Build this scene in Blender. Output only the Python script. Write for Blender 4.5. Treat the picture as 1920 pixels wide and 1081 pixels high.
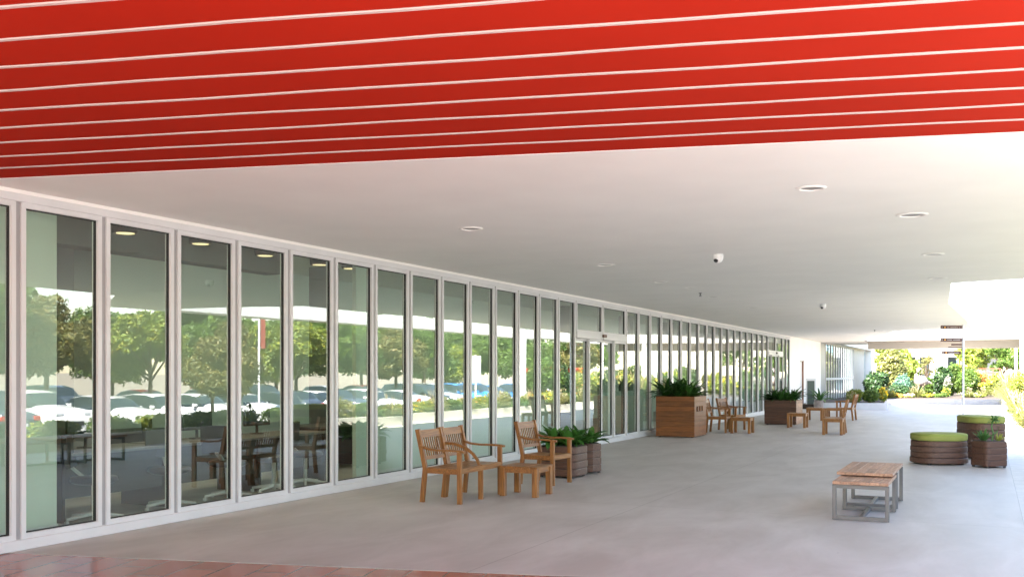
import bpy, bmesh, math, random
import numpy as np
from mathutils import Vector, Matrix
from mathutils.geometry import tessellate_polygon
R = math.radians
random.seed(7)
SC = bpy.context.scene
for o in list(bpy.data.objects):
    bpy.data.objects.remove(o)
COL = SC.collection

# ------------------------------------------------------------------ camera
cam_d = bpy.data.cameras.new("camera")
cam_d.lens = 35.0
cam_d.sensor_width = 36.0
cam_d.shift_y = 0.0831
cam_d.clip_start = 0.05
cam_d.clip_end = 3000
cam = bpy.data.objects.new("camera", cam_d)
COL.objects.link(cam)
cam.location = (7.94, 0.0, 1.6)
cam.rotation_euler = (R(90), 0, R(25.5))
SC.camera = cam

# ------------------------------------------------------------------ light
SUN_DIR = Vector((0.30, 0.75, -1.0)).normalized()      # direction the light travels
world = bpy.data.worlds.new("World")
SC.world = world
world.use_nodes = True
wn = world.node_tree
bg = wn.nodes["Background"]
sky = wn.nodes.new("ShaderNodeTexSky")
sky.sky_type = 'NISHITA'
sky.sun_disc = False
sky.sun_elevation = math.asin(-SUN_DIR.z)
sky.sun_rotation = math.atan2(-SUN_DIR.x, -SUN_DIR.y)
sky.air_density = 1.0
sky.dust_density = 0.6
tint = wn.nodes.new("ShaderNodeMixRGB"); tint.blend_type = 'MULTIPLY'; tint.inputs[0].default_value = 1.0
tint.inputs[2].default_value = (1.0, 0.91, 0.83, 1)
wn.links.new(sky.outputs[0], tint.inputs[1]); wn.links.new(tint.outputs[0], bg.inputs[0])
bg.inputs[1].default_value = 0.12
sun_d = bpy.data.lights.new("sun", 'SUN')
sun_d.energy = 5.0
sun_d.angle = R(0.6)
sun_d.color = (1.0, 0.95, 0.87)
sun = bpy.data.objects.new("sun", sun_d)
COL.objects.link(sun)
sun.rotation_euler = SUN_DIR.to_track_quat('-Z', 'Y').to_euler()
sun.location = (0, -20, 40)
SC.view_settings.view_transform = 'Standard'
SC.view_settings.look = 'None'
SC.view_settings.gamma = 1.0
SC.view_settings.exposure = 3.3
SC.cycles.max_bounces = 14
SC.cycles.diffuse_bounces = 7
SC.cycles.glossy_bounces = 5
SC.cycles.transparent_max_bounces = 24
SC.cycles.sample_clamp_indirect = 8.0
SC.cycles.use_denoising = True

# ------------------------------------------------------------------ helpers: space
F = 1866.7
CS, SN = math.cos(R(25.5)), math.sin(R(25.5))
def c2w(xc, zc):
    return (7.94 + xc * CS - zc * SN, xc * SN + zc * CS)
def at(px, Z):
    return c2w((px - 960) / F * Z, Z)
def fl(px, py, z=0.0):
    return at(px, F * (1.6 - z) / (py - 700.3))

# ------------------------------------------------------------------ helpers: materials
MATS = {}
def nt(name):
    m = bpy.data.materials.new(name)
    m.use_nodes = True
    n = m.node_tree
    b = n.nodes["Principled BSDF"]
    return m, n, b
def lk(n, a, b): n.links.new(a, b)
def mat(name, col, rough=0.5, metal=0.0, noise=0.0, nscale=6.0, bump=0.0, bscale=40.0, spec=0.5, stretch=(1, 1, 1), coat=0.0):
    if name in MATS: return MATS[name]
    m, n, b = nt(name)
    b.inputs["Base Color"].default_value = (*col, 1)
    b.inputs["Roughness"].default_value = rough
    b.inputs["Metallic"].default_value = metal
    b.inputs["Specular IOR Level"].default_value = spec
    b.inputs["Coat Weight"].default_value = coat
    tc = n.nodes.new("ShaderNodeTexCoord")
    mp = n.nodes.new("ShaderNodeMapping")
    mp.inputs["Scale"].default_value = stretch
    lk(n, tc.outputs["Object"], mp.inputs[0])
    if noise > 0:
        t = n.nodes.new("ShaderNodeTexNoise")
        t.inputs["Scale"].default_value = nscale
        t.inputs["Detail"].default_value = 6
        lk(n, mp.outputs[0], t.inputs["Vector"])
        r = n.nodes.new("ShaderNodeValToRGB")
        r.color_ramp.elements[0].position = 0.3
        r.color_ramp.elements[1].position = 0.7
        r.color_ramp.elements[0].color = (*[c * (1 - noise) for c in col], 1)
        r.color_ramp.elements[1].color = (*[min(1, c * (1 + noise)) for c in col], 1)
        lk(n, t.outputs[0], r.inputs[0])
        lk(n, r.outputs[0], b.inputs["Base Color"])
    if bump > 0:
        t2 = n.nodes.new("ShaderNodeTexNoise")
        t2.inputs["Scale"].default_value = bscale
        t2.inputs["Detail"].default_value = 5
        lk(n, mp.outputs[0], t2.inputs["Vector"])
        bp = n.nodes.new("ShaderNodeBump")
        bp.inputs["Strength"].default_value = bump
        bp.inputs["Distance"].default_value = 0.01
        lk(n, t2.outputs[0], bp.inputs["Height"])
        lk(n, bp.outputs[0], b.inputs["Normal"])
    MATS[name] = m
    return m

def wood(name, dark, light, axis='X', plank=0.0, paxis='Z', rough=0.5, gap=0.05):
    """wood with grain along axis; plank = board width with dark joints along paxis"""
    if name in MATS: return MATS[name]
    m, n, b = nt(name)
    b.inputs["Roughness"].default_value = rough
    tc = n.nodes.new("ShaderNodeTexCoord")
    mp = n.nodes.new("ShaderNodeMapping")
    s = {'X': (1.2, 14, 14), 'Y': (14, 1.2, 14), 'Z': (14, 14, 1.2)}[axis]
    mp.inputs["Scale"].default_value = s
    oi = n.nodes.new("ShaderNodeObjectInfo")
    geo = n.nodes.new("ShaderNodeNewGeometry")
    add = n.nodes.new("ShaderNodeVectorMath"); add.operation = 'ADD'
    ml = n.nodes.new("ShaderNodeMath"); ml.operation = 'MULTIPLY'; ml.inputs[1].default_value = 37
    ad = n.nodes.new("ShaderNodeMath"); ad.operation = 'ADD'
    lk(n, oi.outputs["Random"], ad.inputs[0]); lk(n, geo.outputs["Random Per Island"], ad.inputs[1])
    lk(n, ad.outputs[0], ml.inputs[0])
    lk(n, tc.outputs["Object"], mp.inputs[0])
    lk(n, mp.outputs[0], add.inputs[0]); lk(n, ml.outputs[0], add.inputs[1])
    t = n.nodes.new("ShaderNodeTexNoise")
    t.inputs["Scale"].default_value = 3.0; t.inputs["Detail"].default_value = 8; t.inputs["Distortion"].default_value = 0.6
    lk(n, add.outputs[0], t.inputs["Vector"])
    r = n.nodes.new("ShaderNodeValToRGB")
    r.color_ramp.elements[0].position = 0.32; r.color_ramp.elements[1].position = 0.68
    r.color_ramp.elements[0].color = (*dark, 1); r.color_ramp.elements[1].color = (*light, 1)
    lk(n, t.outputs[0], r.inputs[0])
    hsv = n.nodes.new("ShaderNodeHueSaturation")
    mr = n.nodes.new("ShaderNodeMapRange")
    mr.inputs[3].default_value = 0.8; mr.inputs[4].default_value = 1.2
    lk(n, geo.outputs["Random Per Island"], mr.inputs[0]); lk(n, mr.outputs[0], hsv.inputs["Value"])
    lk(n, r.outputs[0], hsv.inputs["Color"])
    lk(n, hsv.outputs[0], b.inputs["Base Color"])
    bp = n.nodes.new("ShaderNodeBump"); bp.inputs["Strength"].default_value = 0.25; bp.inputs["Distance"].default_value = 0.004
    lk(n, t.outputs[0], bp.inputs["Height"]); lk(n, bp.outputs[0], b.inputs["Normal"])
    MATS[name] = m
    return m

def leaf(name, c1, c2, c3=None, trans=0.35, rough=0.5):
    if name in MATS: return MATS[name]
    m, n, b = nt(name)
    geo = n.nodes.new("ShaderNodeNewGeometry")
    r = n.nodes.new("ShaderNodeValToRGB")
    r.color_ramp.elements[0].color = (*c1, 1); r.color_ramp.elements[1].color = (*c2, 1)
    if c3:
        e = r.color_ramp.elements.new(0.85); e.color = (*c2, 1)
        r.color_ramp.elements[-1].color = (*c3, 1)
    lk(n, geo.outputs["Random Per Island"], r.inputs[0])
    tc = n.nodes.new("ShaderNodeTexCoord")
    t = n.nodes.new("ShaderNodeTexNoise"); t.inputs["Scale"].default_value = 1.6
    lk(n, tc.outputs["Object"], t.inputs["Vector"])
    mr = n.nodes.new("ShaderNodeMapRange")
    mr.inputs[1].default_value = 0.3; mr.inputs[2].default_value = 0.7
    mr.inputs[3].default_value = 0.7; mr.inputs[4].default_value = 1.35
    lk(n, t.outputs[0], mr.inputs[0])
    hsv = n.nodes.new("ShaderNodeHueSaturation")
    lk(n, mr.outputs[0], hsv.inputs["Value"]); lk(n, r.outputs[0], hsv.inputs["Color"])
    lk(n, hsv.outputs[0], b.inputs["Base Color"])
    b.inputs["Roughness"].default_value = rough
    tr = n.nodes.new("ShaderNodeBsdfTranslucent")
    lk(n, hsv.outputs[0], tr.inputs[0])
    mx = n.nodes.new("ShaderNodeMixShader"); mx.inputs[0].default_value = trans
    lk(n, b.outputs[0], mx.inputs[1]); lk(n, tr.outputs[0], mx.inputs[2])
    out = n.nodes["Material Output"]
    lk(n, mx.outputs[0], out.inputs[0])
    MATS[name] = m
    return m

def glassmat(name, tint, refl_boost=1.0, base=0.0):
    m = bpy.data.materials.new(name); m.use_nodes = True
    n = m.node_tree
    n.nodes.remove(n.nodes["Principled BSDF"])
    out = n.nodes["Material Output"]
    tr = n.nodes.new("ShaderNodeBsdfTransparent"); tr.inputs[0].default_value = (*tint, 1)
    gl = n.nodes.new("ShaderNodeBsdfGlossy"); gl.inputs["Roughness"].default_value = 0.0
    gl.inputs[0].default_value = (0.97, 1.0, 0.97, 1)
    fr = n.nodes.new("ShaderNodeFresnel"); fr.inputs[0].default_value = 1.52
    mm = n.nodes.new("ShaderNodeMath"); mm.operation = 'MULTIPLY_ADD'; mm.use_clamp = True
    mm.inputs[1].default_value = refl_boost; mm.inputs[2].default_value = base
    lk(n, fr.outputs[0], mm.inputs[0])
    tc = n.nodes.new("ShaderNodeTexCoord")
    no = n.nodes.new("ShaderNodeTexNoise"); no.inputs["Scale"].default_value = 1.1; no.inputs["Detail"].default_value = 1
    lk(n, tc.outputs["Object"], no.inputs["Vector"])
    bp = n.nodes.new("ShaderNodeBump"); bp.inputs["Strength"].default_value = 0.10; bp.inputs["Distance"].default_value = 0.0012
    lk(n, no.outputs[0], bp.inputs["Height"])
    lk(n, bp.outputs[0], gl.inputs["Normal"])
    geo = n.nodes.new("ShaderNodeNewGeometry")
    inv = n.nodes.new("ShaderNodeMath"); inv.operation = 'SUBTRACT'; inv.inputs[0].default_value = 1.0
    lk(n, geo.outputs["Backfacing"], inv.inputs[1])
    m2 = n.nodes.new("ShaderNodeMath"); m2.operation = 'MULTIPLY'
    lk(n, mm.outputs[0], m2.inputs[0]); lk(n, inv.outputs[0], m2.inputs[1])
    mx = n.nodes.new("ShaderNodeMixShader")
    m3 = n.nodes.new("ShaderNodeMath"); m3.operation = 'MINIMUM'; m3.inputs[1].default_value = 0.42
    lk(n, m2.outputs[0], m3.inputs[0])
    lk(n, m3.outputs[0], mx.inputs[0]); lk(n, tr.outputs[0], mx.inputs[1]); lk(n, gl.outputs[0], mx.inputs[2])
    lk(n, mx.outputs[0], out.inputs[0])
    MATS[name] = m
    return m

# ------------------------------------------------------------------ helpers: meshes
class MB:
    def __init__(s): s.v = []; s.f = []; s.sm = []
    def add(s, vs, fs, smooth=False):
        o = len(s.v); s.v += [tuple(v) for v in vs]
        s.f += [tuple(i + o for i in f) for f in fs]; s.sm += [smooth] * len(fs)
    def box(s, x0, x1, y0, y1, z0, z1):
        s.add([(x0,y0,z0),(x1,y0,z0),(x1,y1,z0),(x0,y1,z0),(x0,y0,z1),(x1,y0,z1),(x1,y1,z1),(x0,y1,z1)],
              [(0,3,2,1),(4,5,6,7),(0,1,5,4),(1,2,6,5),(2,3,7,6),(3,0,4,7)])
        return s
    def bbox(s, x0, x1, y0, y1, z0, z1, b=0.006):
        """box with chamfered vertical and top edges"""
        b = min(b, (x1-x0)*.4, (y1-y0)*.4, (z1-z0)*.4)
        def ring(z, i):
            return [(x0+i+b,y0+i,z),(x1-i-b,y0+i,z),(x1-i,y0+i+b,z),(x1-i,y1-i-b,z),(x1-i-b,y1-i,z),(x0+i+b,y1-i,z),(x0+i,y1-i-b,z),(x0+i,y0+i+b,z)]
        rs = [ring(z0, b), ring(z0+b, 0), ring(z1-b, 0), ring(z1, b)]
        s.loft(rs, cap=True)
        return s
    def loft(s, rings, cap=True, smooth=False, closed=True):
        n = len(rings[0]); vs = [p for r in rings for p in r]; fs = []
        for k in range(len(rings) - 1):
            for i in range(n if closed else n - 1):
                j = (i + 1) % n
                fs.append((k*n+i, k*n+j, (k+1)*n+j, (k+1)*n+i))
        s.add(vs, fs, smooth)
        if cap:
            s.add(rings[0], [tuple(reversed(range(n)))])
            s.add(rings[-1], [tuple(range(n))])
        return s
    def bar(s, p0, p1, w, t, up=(0,0,1), b=0.0):
        """box from p0 to p1; w = width across, t = thickness along 'up'"""
        p0, p1 = Vector(p0), Vector(p1)
        d = (p1 - p0).normalized(); u = Vector(up)
        side = d.cross(u)
        if side.length < 1e-4: side = d.cross(Vector((1, 0, 0)))
        side.normalize(); u = side.cross(d).normalized()
        r = []
        for p in (p0, p1):
            r.append([p - side*w/2 - u*t/2, p + side*w/2 - u*t/2, p + side*w/2 + u*t/2, p - side*w/2 + u*t/2])
        s.loft(r, cap=True); return s
    def path(s, pts, w, t, side):
        """flat ribbon-like bar following pts; side = constant side vector (width)"""
        sd = Vector(side).normalized(); rs = []
        pts = [Vector(p) for p in pts]
        for i, p in enumerate(pts):
            d = (pts[min(i+1, len(pts)-1)] - pts[max(i-1, 0)]).normalized()
            u = sd.cross(d).normalized()
            rs.append([p - sd*w/2 - u*t/2, p + sd*w/2 - u*t/2, p + sd*w/2 + u*t/2, p - sd*w/2 + u*t/2])
        s.loft(rs, cap=True); return s
    def tube(s, pts, rads, n=8, cap=True):
        pts = [Vector(p) for p in pts]; rs = []
        for i, p in enumerate(pts):
            d = (pts[min(i+1, len(pts)-1)] - pts[max(i-1, 0)]).normalized()
            a = Vector((0, 0, 1)) if abs(d.z) < 0.9 else Vector((1, 0, 0))
            x = d.cross(a).normalized(); y = d.cross(x).normalized()
            r = rads[i] if hasattr(rads, '__len__') else rads
            rs.append([p + x*r*math.cos(2*math.pi*k/n) + y*r*math.sin(2*math.pi*k/n) for k in range(n)])
        s.loft(rs, cap=cap, smooth=True); return s
    def lathe(s, prof, c=(0,0,0), n=24, smooth=True, cap=True):
        rs = [[(c[0]+r*math.cos(2*math.pi*k/n), c[1]+r*math.sin(2*math.pi*k/n), c[2]+z) for k in range(n)] for r, z in prof]
        s.loft(rs, cap=cap, smooth=smooth); return s
    def prism(s, poly, z0, z1, holes=()):
        loops = [list(poly)] + [list(h) for h in holes]
        flat = [p for l in loops for p in l]
        tris = tessellate_polygon([[Vector((x, y, 0)) for x, y in l] for l in loops])
        for z, fl_ in ((z0, True), (z1, False)):
            fs = []
            for t in tris:
                a, b_, c_ = [flat[i] for i in t]
                ar = (b_[0]-a[0])*(c_[1]-a[1]) - (b_[1]-a[1])*(c_[0]-a[0])
                tt = tuple(t) if ar > 0 else tuple(reversed(t))
                fs.append(tuple(reversed(tt)) if fl_ else tt)
            s.add([(x, y, z) for x, y in flat], fs)
        for l in loops:
            n = len(l)
            s.add([(x, y, z0) for x, y in l] + [(x, y, z1) for x, y in l],
                  [(i, (i+1) % n, n + (i+1) % n, n + i) for i in range(n)])
        return s
    def build(s, name, material, parent=None, loc=None):
        me = bpy.data.meshes.new(name)
        me.from_pydata(s.v, [], s.f); me.update()
        me.polygons.foreach_set("use_smooth", s.sm)
        me.materials.append(material)
        o = bpy.data.objects.new(name, me); COL.objects.link(o)
        if parent is not None: o.parent = parent
        if loc is not None: o.location = loc
        return o

def thing(name, label, cat, loc=(0,0,0), rz=0.0, group=None):
    o = bpy.data.objects.new(name, None); COL.objects.link(o)
    o.location = loc; o.rotation_euler = (0, 0, rz); o.empty_display_size = 0.2
    o['label'] = label; o['category'] = cat
    if group: o['group'] = group
    return o
def tag(o, label, cat, group=None):
    o['label'] = label; o['category'] = cat
    if group: o['group'] = group
    return o
def struct(name, mb, m):
    o = mb.build(name, m); o['kind'] = 'structure'; return o
def kids(o): return [c for c in bpy.data.objects if c.parent == o]
def dup(root, loc, rz=0.0, label=None, group=None, scale=None, mats=None):
    def cp(o, par):
        c = o.copy(); COL.objects.link(c); c.parent = par
        for k in kids(o): cp(k, c)
        return c
    r = root.copy(); COL.objects.link(r)
    for k in kids(root): cp(k, r)
    r.location = loc; r.rotation_euler = (0, 0, rz)
    if scale: r.scale = scale if hasattr(scale, '__len__') else (scale,)*3
    if label: r['label'] = label
    if group: r['group'] = group
    return r

# ------------------------------------------------------------------ materials
M_white = mat("white_plaster", (0.88, 0.85, 0.81), 0.75, noise=0.025, nscale=1.2, bump=0.05, bscale=12)
M_red = mat("red_panel_paint", (0.40, 0.021, 0.009), 0.8, noise=0.04, nscale=1.0, spec=0.04)
M_joint = mat("joint_strip_white", (0.56, 0.47, 0.44), 0.7)
M_alu = mat("white_aluminium", (0.66, 0.65, 0.65), 0.38, noise=0.04, nscale=3)
M_alud = mat("grey_aluminium", (0.36, 0.35, 0.35), 0.4, noise=0.05, nscale=3)
M_gask = mat("black_gasket", (0.02, 0.02, 0.02), 0.6)
M_roof = mat("roof_membrane", (0.45, 0.45, 0.44), 0.8)
M_glass = glassmat("window_glass", (0.90, 0.97, 0.92), 2.2, 0.06)
M_beige = mat("beige_render", (0.50, 0.46, 0.41), 0.8, noise=0.05, nscale=2)
M_steel = mat("brushed_steel", (0.13, 0.122, 0.118), 0.42, metal=0.15, noise=0.06, nscale=20)
M_dark = mat("dark_plastic", (0.025, 0.025, 0.028), 0.45)
M_screen = mat("screen_grey", (0.05, 0.055, 0.06), 0.25)
M_wood = wood("teak_wood", (0.155, 0.058, 0.013), (0.33, 0.140, 0.034), 'Z', rough=0.42)
M_woodx = wood("teak_wood_board", (0.155, 0.058, 0.013), (0.33, 0.140, 0.034), 'Y', rough=0.42)
M_woodlt = wood("pale_teak", (0.27, 0.14, 0.085), (0.45, 0.26, 0.165), 'Y', rough=0.55)
M_deck = wood("brown_deck_board", (0.065, 0.029, 0.018), (0.135, 0.065, 0.04), 'X', rough=0.55)
M_walnut = wood("walnut_board", (0.055, 0.022, 0.013), (0.115, 0.05, 0.028), 'X', rough=0.5)
M_orange = wood("orange_cedar_board", (0.13, 0.040, 0.008), (0.24, 0.085, 0.018), 'X', rough=0.45)
M_green = mat("lime_cushion_fabric", (0.26, 0.275, 0.062), 0.85, noise=0.08, nscale=5, bump=0.15, bscale=120)
M_soil = mat("dark_soil", (0.05, 0.035, 0.025), 0.95, noise=0.3, nscale=20, bump=0.5, bscale=40)
M_strap = leaf("strap_leaf", (0.012, 0.045, 0.009), (0.045, 0.125, 0.024), None, 0.25, 0.35)
M_broad = leaf("broad_leaf", (.03, .11, .018), (.09, .24, .045), None, 0.3, 0.35)
M_bark = mat("bark", (0.16, 0.115, 0.08), 0.9, noise=0.3, nscale=8, bump=0.6, bscale=15, stretch=(1, 1, .3))

def floor_mats():
    m, n, b = nt("polished_concrete")
    tc = n.nodes.new("ShaderNodeTexCoord")
    mp = n.nodes.new("ShaderNodeMapping"); mp.inputs["Scale"].default_value = (2.4, 1.0, 1); mp.inputs["Rotation"].default_value = (0, 0, R(78))
    lk(n, tc.outputs["Object"], mp.inputs[0])
    a = n.nodes.new("ShaderNodeTexNoise"); a.inputs["Scale"].default_value = 0.7; a.inputs["Detail"].default_value = 9; a.inputs["Roughness"].default_value = 0.62; a.inputs["Distortion"].default_value = 0.5
    lk(n, mp.outputs[0], a.inputs["Vector"])
    r = n.nodes.new("ShaderNodeValToRGB")
    r.color_ramp.elements[0].position = 0.34; r.color_ramp.elements[1].position = 0.66
    r.color_ramp.elements[0].color = (0.415, 0.37, 0.335, 1); r.color_ramp.elements[1].color = (0.54, 0.495, 0.46, 1)
    lk(n, a.outputs[0], r.inputs[0])
    # small pits
    v = n.nodes.new("ShaderNodeTexVoronoi"); v.inputs["Scale"].default_value = 1.7
    lk(n, tc.outputs["Object"], v.inputs["Vector"])
    pr = n.nodes.new("ShaderNodeValToRGB"); pr.color_ramp.elements[0].position = 0.012; pr.color_ramp.elements[1].position = 0.02
    pr.color_ramp.elements[0].color = (0.55, 0.55, 0.55, 1); pr.color_ramp.elements[1].color = (1, 1, 1, 1)
    lk(n, v.outputs["Distance"], pr.inputs[0])
    mx = n.nodes.new("ShaderNodeMixRGB"); mx.blend_type = 'MULTIPLY'; mx.inputs[0].default_value = 1
    lk(n, r.outputs[0], mx.inputs[1]); lk(n, pr.outputs[0], mx.inputs[2])
    bk = n.nodes.new("ShaderNodeTexBrick"); bk.offset = 0.0; bk.inputs["Scale"].default_value = 1.0
    bk.inputs["Brick Width"].default_value = 4.15; bk.inputs["Row Height"].default_value = 5.8; bk.inputs["Mortar Size"].default_value = 0.006; bk.inputs["Mortar Smooth"].default_value = 0.3
    bk.inputs["Color1"].default_value = (1, 1, 1, 1); bk.inputs["Color2"].default_value = (.965, .965, .965, 1); bk.inputs["Mortar"].default_value = (.62, .6, .58, 1)
    lk(n, tc.outputs["Object"], bk.inputs["Vector"])
    mx3 = n.nodes.new("ShaderNodeMixRGB"); mx3.blend_type = 'MULTIPLY'; mx3.inputs[0].default_value = .8
    lk(n, mx.outputs[0], mx3.inputs[1]); lk(n, bk.outputs[0], mx3.inputs[2])
    lk(n, mx3.outputs[0], b.inputs["Base Color"])
    rr = n.nodes.new("ShaderNodeMapRange"); rr.inputs[3].default_value = 0.42; rr.inputs[4].default_value = 0.62
    lk(n, a.outputs[0], rr.inputs[0]); lk(n, rr.outputs[0], b.inputs["Roughness"])
    bp = n.nodes.new("ShaderNodeBump"); bp.inputs["Strength"].default_value = 0.08; bp.inputs["Distance"].default_value = 0.01
    a2 = n.nodes.new("ShaderNodeTexNoise"); a2.inputs["Scale"].default_value = 14; a2.inputs["Detail"].default_value = 4
    lk(n, tc.outputs["Object"], a2.inputs["Vector"]); lk(n, a2.outputs[0], bp.inputs["Height"]); lk(n, bp.outputs[0], b.inputs["Normal"])
    MATS["concrete"] = m
    # red tiles
    m2, n, b = nt("red_clay_tile")
    tc = n.nodes.new("ShaderNodeTexCoord")
    mp = n.nodes.new("ShaderNodeMapping"); mp.inputs["Rotation"].default_value = (0, 0, R(-13.8 + 90))
    lk(n, tc.outputs["Object"], mp.inputs[0])
    br = n.nodes.new("ShaderNodeTexBrick"); br.inputs["Scale"].default_value = 1.0
    br.inputs["Brick Width"].default_value = 0.62; br.inputs["Row Height"].default_value = 0.31; br.inputs["Mortar Size"].default_value = 0.007
    br.offset = 0.5
    br.inputs["Color1"].default_value = (0.33, 0.095, 0.06, 1); br.inputs["Color2"].default_value = (0.40, 0.12, 0.08, 1); br.inputs["Mortar"].default_value = (0.16, 0.07, 0.055, 1)
    lk(n, mp.outputs[0], br.inputs["Vector"])
    lk(n, br.outputs["Color"], b.inputs["Base Color"])
    b.inputs["Roughness"].default_value = 0.24
    MATS["tile"] = m2
floor_mats()

# ------------------------------------------------------------------ setting: ground
def boundary_y(x, off=0.0): return 6.842 + 0.2448 * (x - 4.677) + off * 1.03
gz = -0.80
M_asphalt = mat("asphalt", (0.15, 0.15, 0.15), 0.9, noise=0.15, nscale=3, bump=0.3, bscale=60)
M_grass = mat("lawn_grass", (0.16, 0.16, 0.08), 0.95, noise=0.35, nscale=4, bump=0.6, bscale=60)
M_pale = mat("pale_paving", (0.62, 0.60, 0.57), 0.7, noise=0.08, nscale=4)
M_paint = mat("road_paint", (0.75, 0.75, 0.73), 0.7)
mb = MB(); mb.box(-600, 900, -500, 1200, gz - 0.3, gz); struct("ground", mb, mat("dry_ground", (0.25, 0.22, 0.17), 0.95, noise=0.3, nscale=0.3, bump=0.4, bscale=20))
mb = MB(); mb.box(13.2, 46, -40, 110, gz - 0.2, gz + 0.004); struct("parking_lot", mb, M_asphalt)
# parking bay lines
mb = MB()
for i in range(34):
    y = 8.27 + i * 2.75
    mb.box(21.8, 26.6, y - .05, y + .05, gz, gz + 0.012)
    mb.box(32.6, 37.2, y - .05, y + .05, gz, gz + 0.012)
struct("parking_bay_lines", mb, M_paint)
# walkway slab
mb = MB()
TB0 = .38
mb.prism([(0.0, boundary_y(0, TB0)), (8.3, boundary_y(8.3, TB0)), (8.3, 46), (8.3, 57), (0.0, 57)], -0.7, 0.0)
struct("walkway", mb, MATS["concrete"])
mb = MB()
mb.prism([(0.0, -2.5), (8.3, -2.5), (8.3, boundary_y(8.3, TB0) - .004), (0.0, boundary_y(0, TB0) - .004)], -0.7, -0.002)
struct("tiled_pavement", mb, MATS["tile"])
mb = MB(); mb.prism([(8.304, 7.504), (9.2, 7.504), (9.2, 23), (8.62, 23), (8.62, 58), (8.304, 58)], -0.7, -0.012); struct("garden_path", mb, M_pale)
mb = MB(); mb.prism([(-.2, -30), (13.1, -30), (13.1, 7.5), (8.304, 7.5), (8.304, -2.504), (-.2, -2.504)], -0.7, -0.012); struct("forecourt", mb, M_pale)
# planted bed beside the path: slopes to the car park
mb = MB()
mb.add([(9.32, 7.6, .2), (12.2, 7.6, .05), (13.2, 7.6, gz+.02), (13.2, 110, gz+.02), (12.2, 110, .05), (9.32, 110, .2)],
       [(0, 1, 4, 5), (1, 2, 3, 4)])
struct("grass_verge", mb, M_grass)
mb = MB(); mb.box(0, 9.3, 57.004, 110, -0.7, 0.0); struct("garden_ground", mb, mat("garden_gravel", (0.42, 0.38, 0.33), 0.9, noise=0.25, nscale=3, bump=0.4, bscale=30))
mb = MB(); mb.box(-40, -0.13, 60, 110, -0.7, -0.01); struct("lawn", mb, M_grass)

# ------------------------------------------------------------------ building
bld = thing("pavilion_building", "long white pavilion with tall glass window wall under a red striped canopy", "building")
CZ = 3.26
MULL = [6.21 + 0.9675 * k for k in range(-6, 15)] + [21.40, 23.03] + [23.03 + 0.9675 * i for i in range(1, 19)] + [42.05, 43.65, 44.5, 45.3]
DOORS = [(19.755, 21.40), (21.40, 23.03), (40.445, 42.05), (42.05, 43.65)]
# white soffit with the open light court cut out of it
EX = 8.9
e0, e1 = boundary_y(-0.14), boundary_y(EX)
outer = [(-0.14, e0), (EX, e1), (EX, 15.5), (12.0, 18.0), (12.0, 55.2), (11.3, 55.2), (11.3, 19.6), (8.6, 19.6), (7.35, 20.0), (7.12, 25.8), (7.35, 33.0), (7.45, 40.2), (4.7, 41.6), (2.3, 53.2), (2.3, 60.0), (0.5, 60.4), (0.5, 75.5), (-0.14, 75.5)]
mb = MB(); mb.prism(outer, CZ, CZ + 0.42); mb.build("soffit", M_white, bld)
mb = MB(); mb.box(2.303, 11.297, 53.2, 55.2, CZ, CZ + .40); mb.bbox(2.303, 11.9, 55.203, 55.8, 2.88, 3.64, .01); mb.build("edge_beam", mat("beam_beige_grey", (.36, .33, .30), .8, noise=.04, nscale=2), bld)
mb = MB(); mb.prism([(-0.14, -9.0), (4.6, -9.0), (5.4, -.6), (EX, -.6), (EX, e1 - .004), (-0.14, e0 - .004)], CZ + 0.06, CZ + 0.42); mb.build("roof_slab", M_roof, bld)  # unseen part behind camera shaped for shade: extended at left, open at right
# red planks with white joints
S = 0.386
def strip(ya, yb, za, zb):
    m = MB()
    xr = lambda yy: EX if yy > -.6 else 4.5
    r = min(xr(boundary_y(EX, ya)), xr(boundary_y(4.5, ya) - .3))
    xs = [-.14 + (r + .14) * q / 24 for q in range(25)]
    wb = lambda x, yy: (.007 * math.sin(x * 2.1 + yy * 3.7) + .005 * math.sin(x * 4.3 + yy * 9.1)) if yy < -.02 else 0
    lo = [(x, boundary_y(x, ya) + wb(x, round(ya / S))) for x in xs]
    hi = [(x, boundary_y(x, yb) + wb(x, round(yb / S))) for x in reversed(xs)]
    m.prism(lo + hi, za, zb)
    return m
for n in range(0, 42):
    o0 = -n * S; o1 = -(n + 1) * S + 0.027
    if boundary_y(-.14, o1) < -8.6: break
    strip(o1, o0 - .008, CZ + 0.002, CZ + 0.03).build("red_panel", M_red, bld)
    strip(o1 - .027, o1 - .002, CZ - 0.003, CZ + 0.04).build("joint_strip", M_joint, bld)
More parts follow.
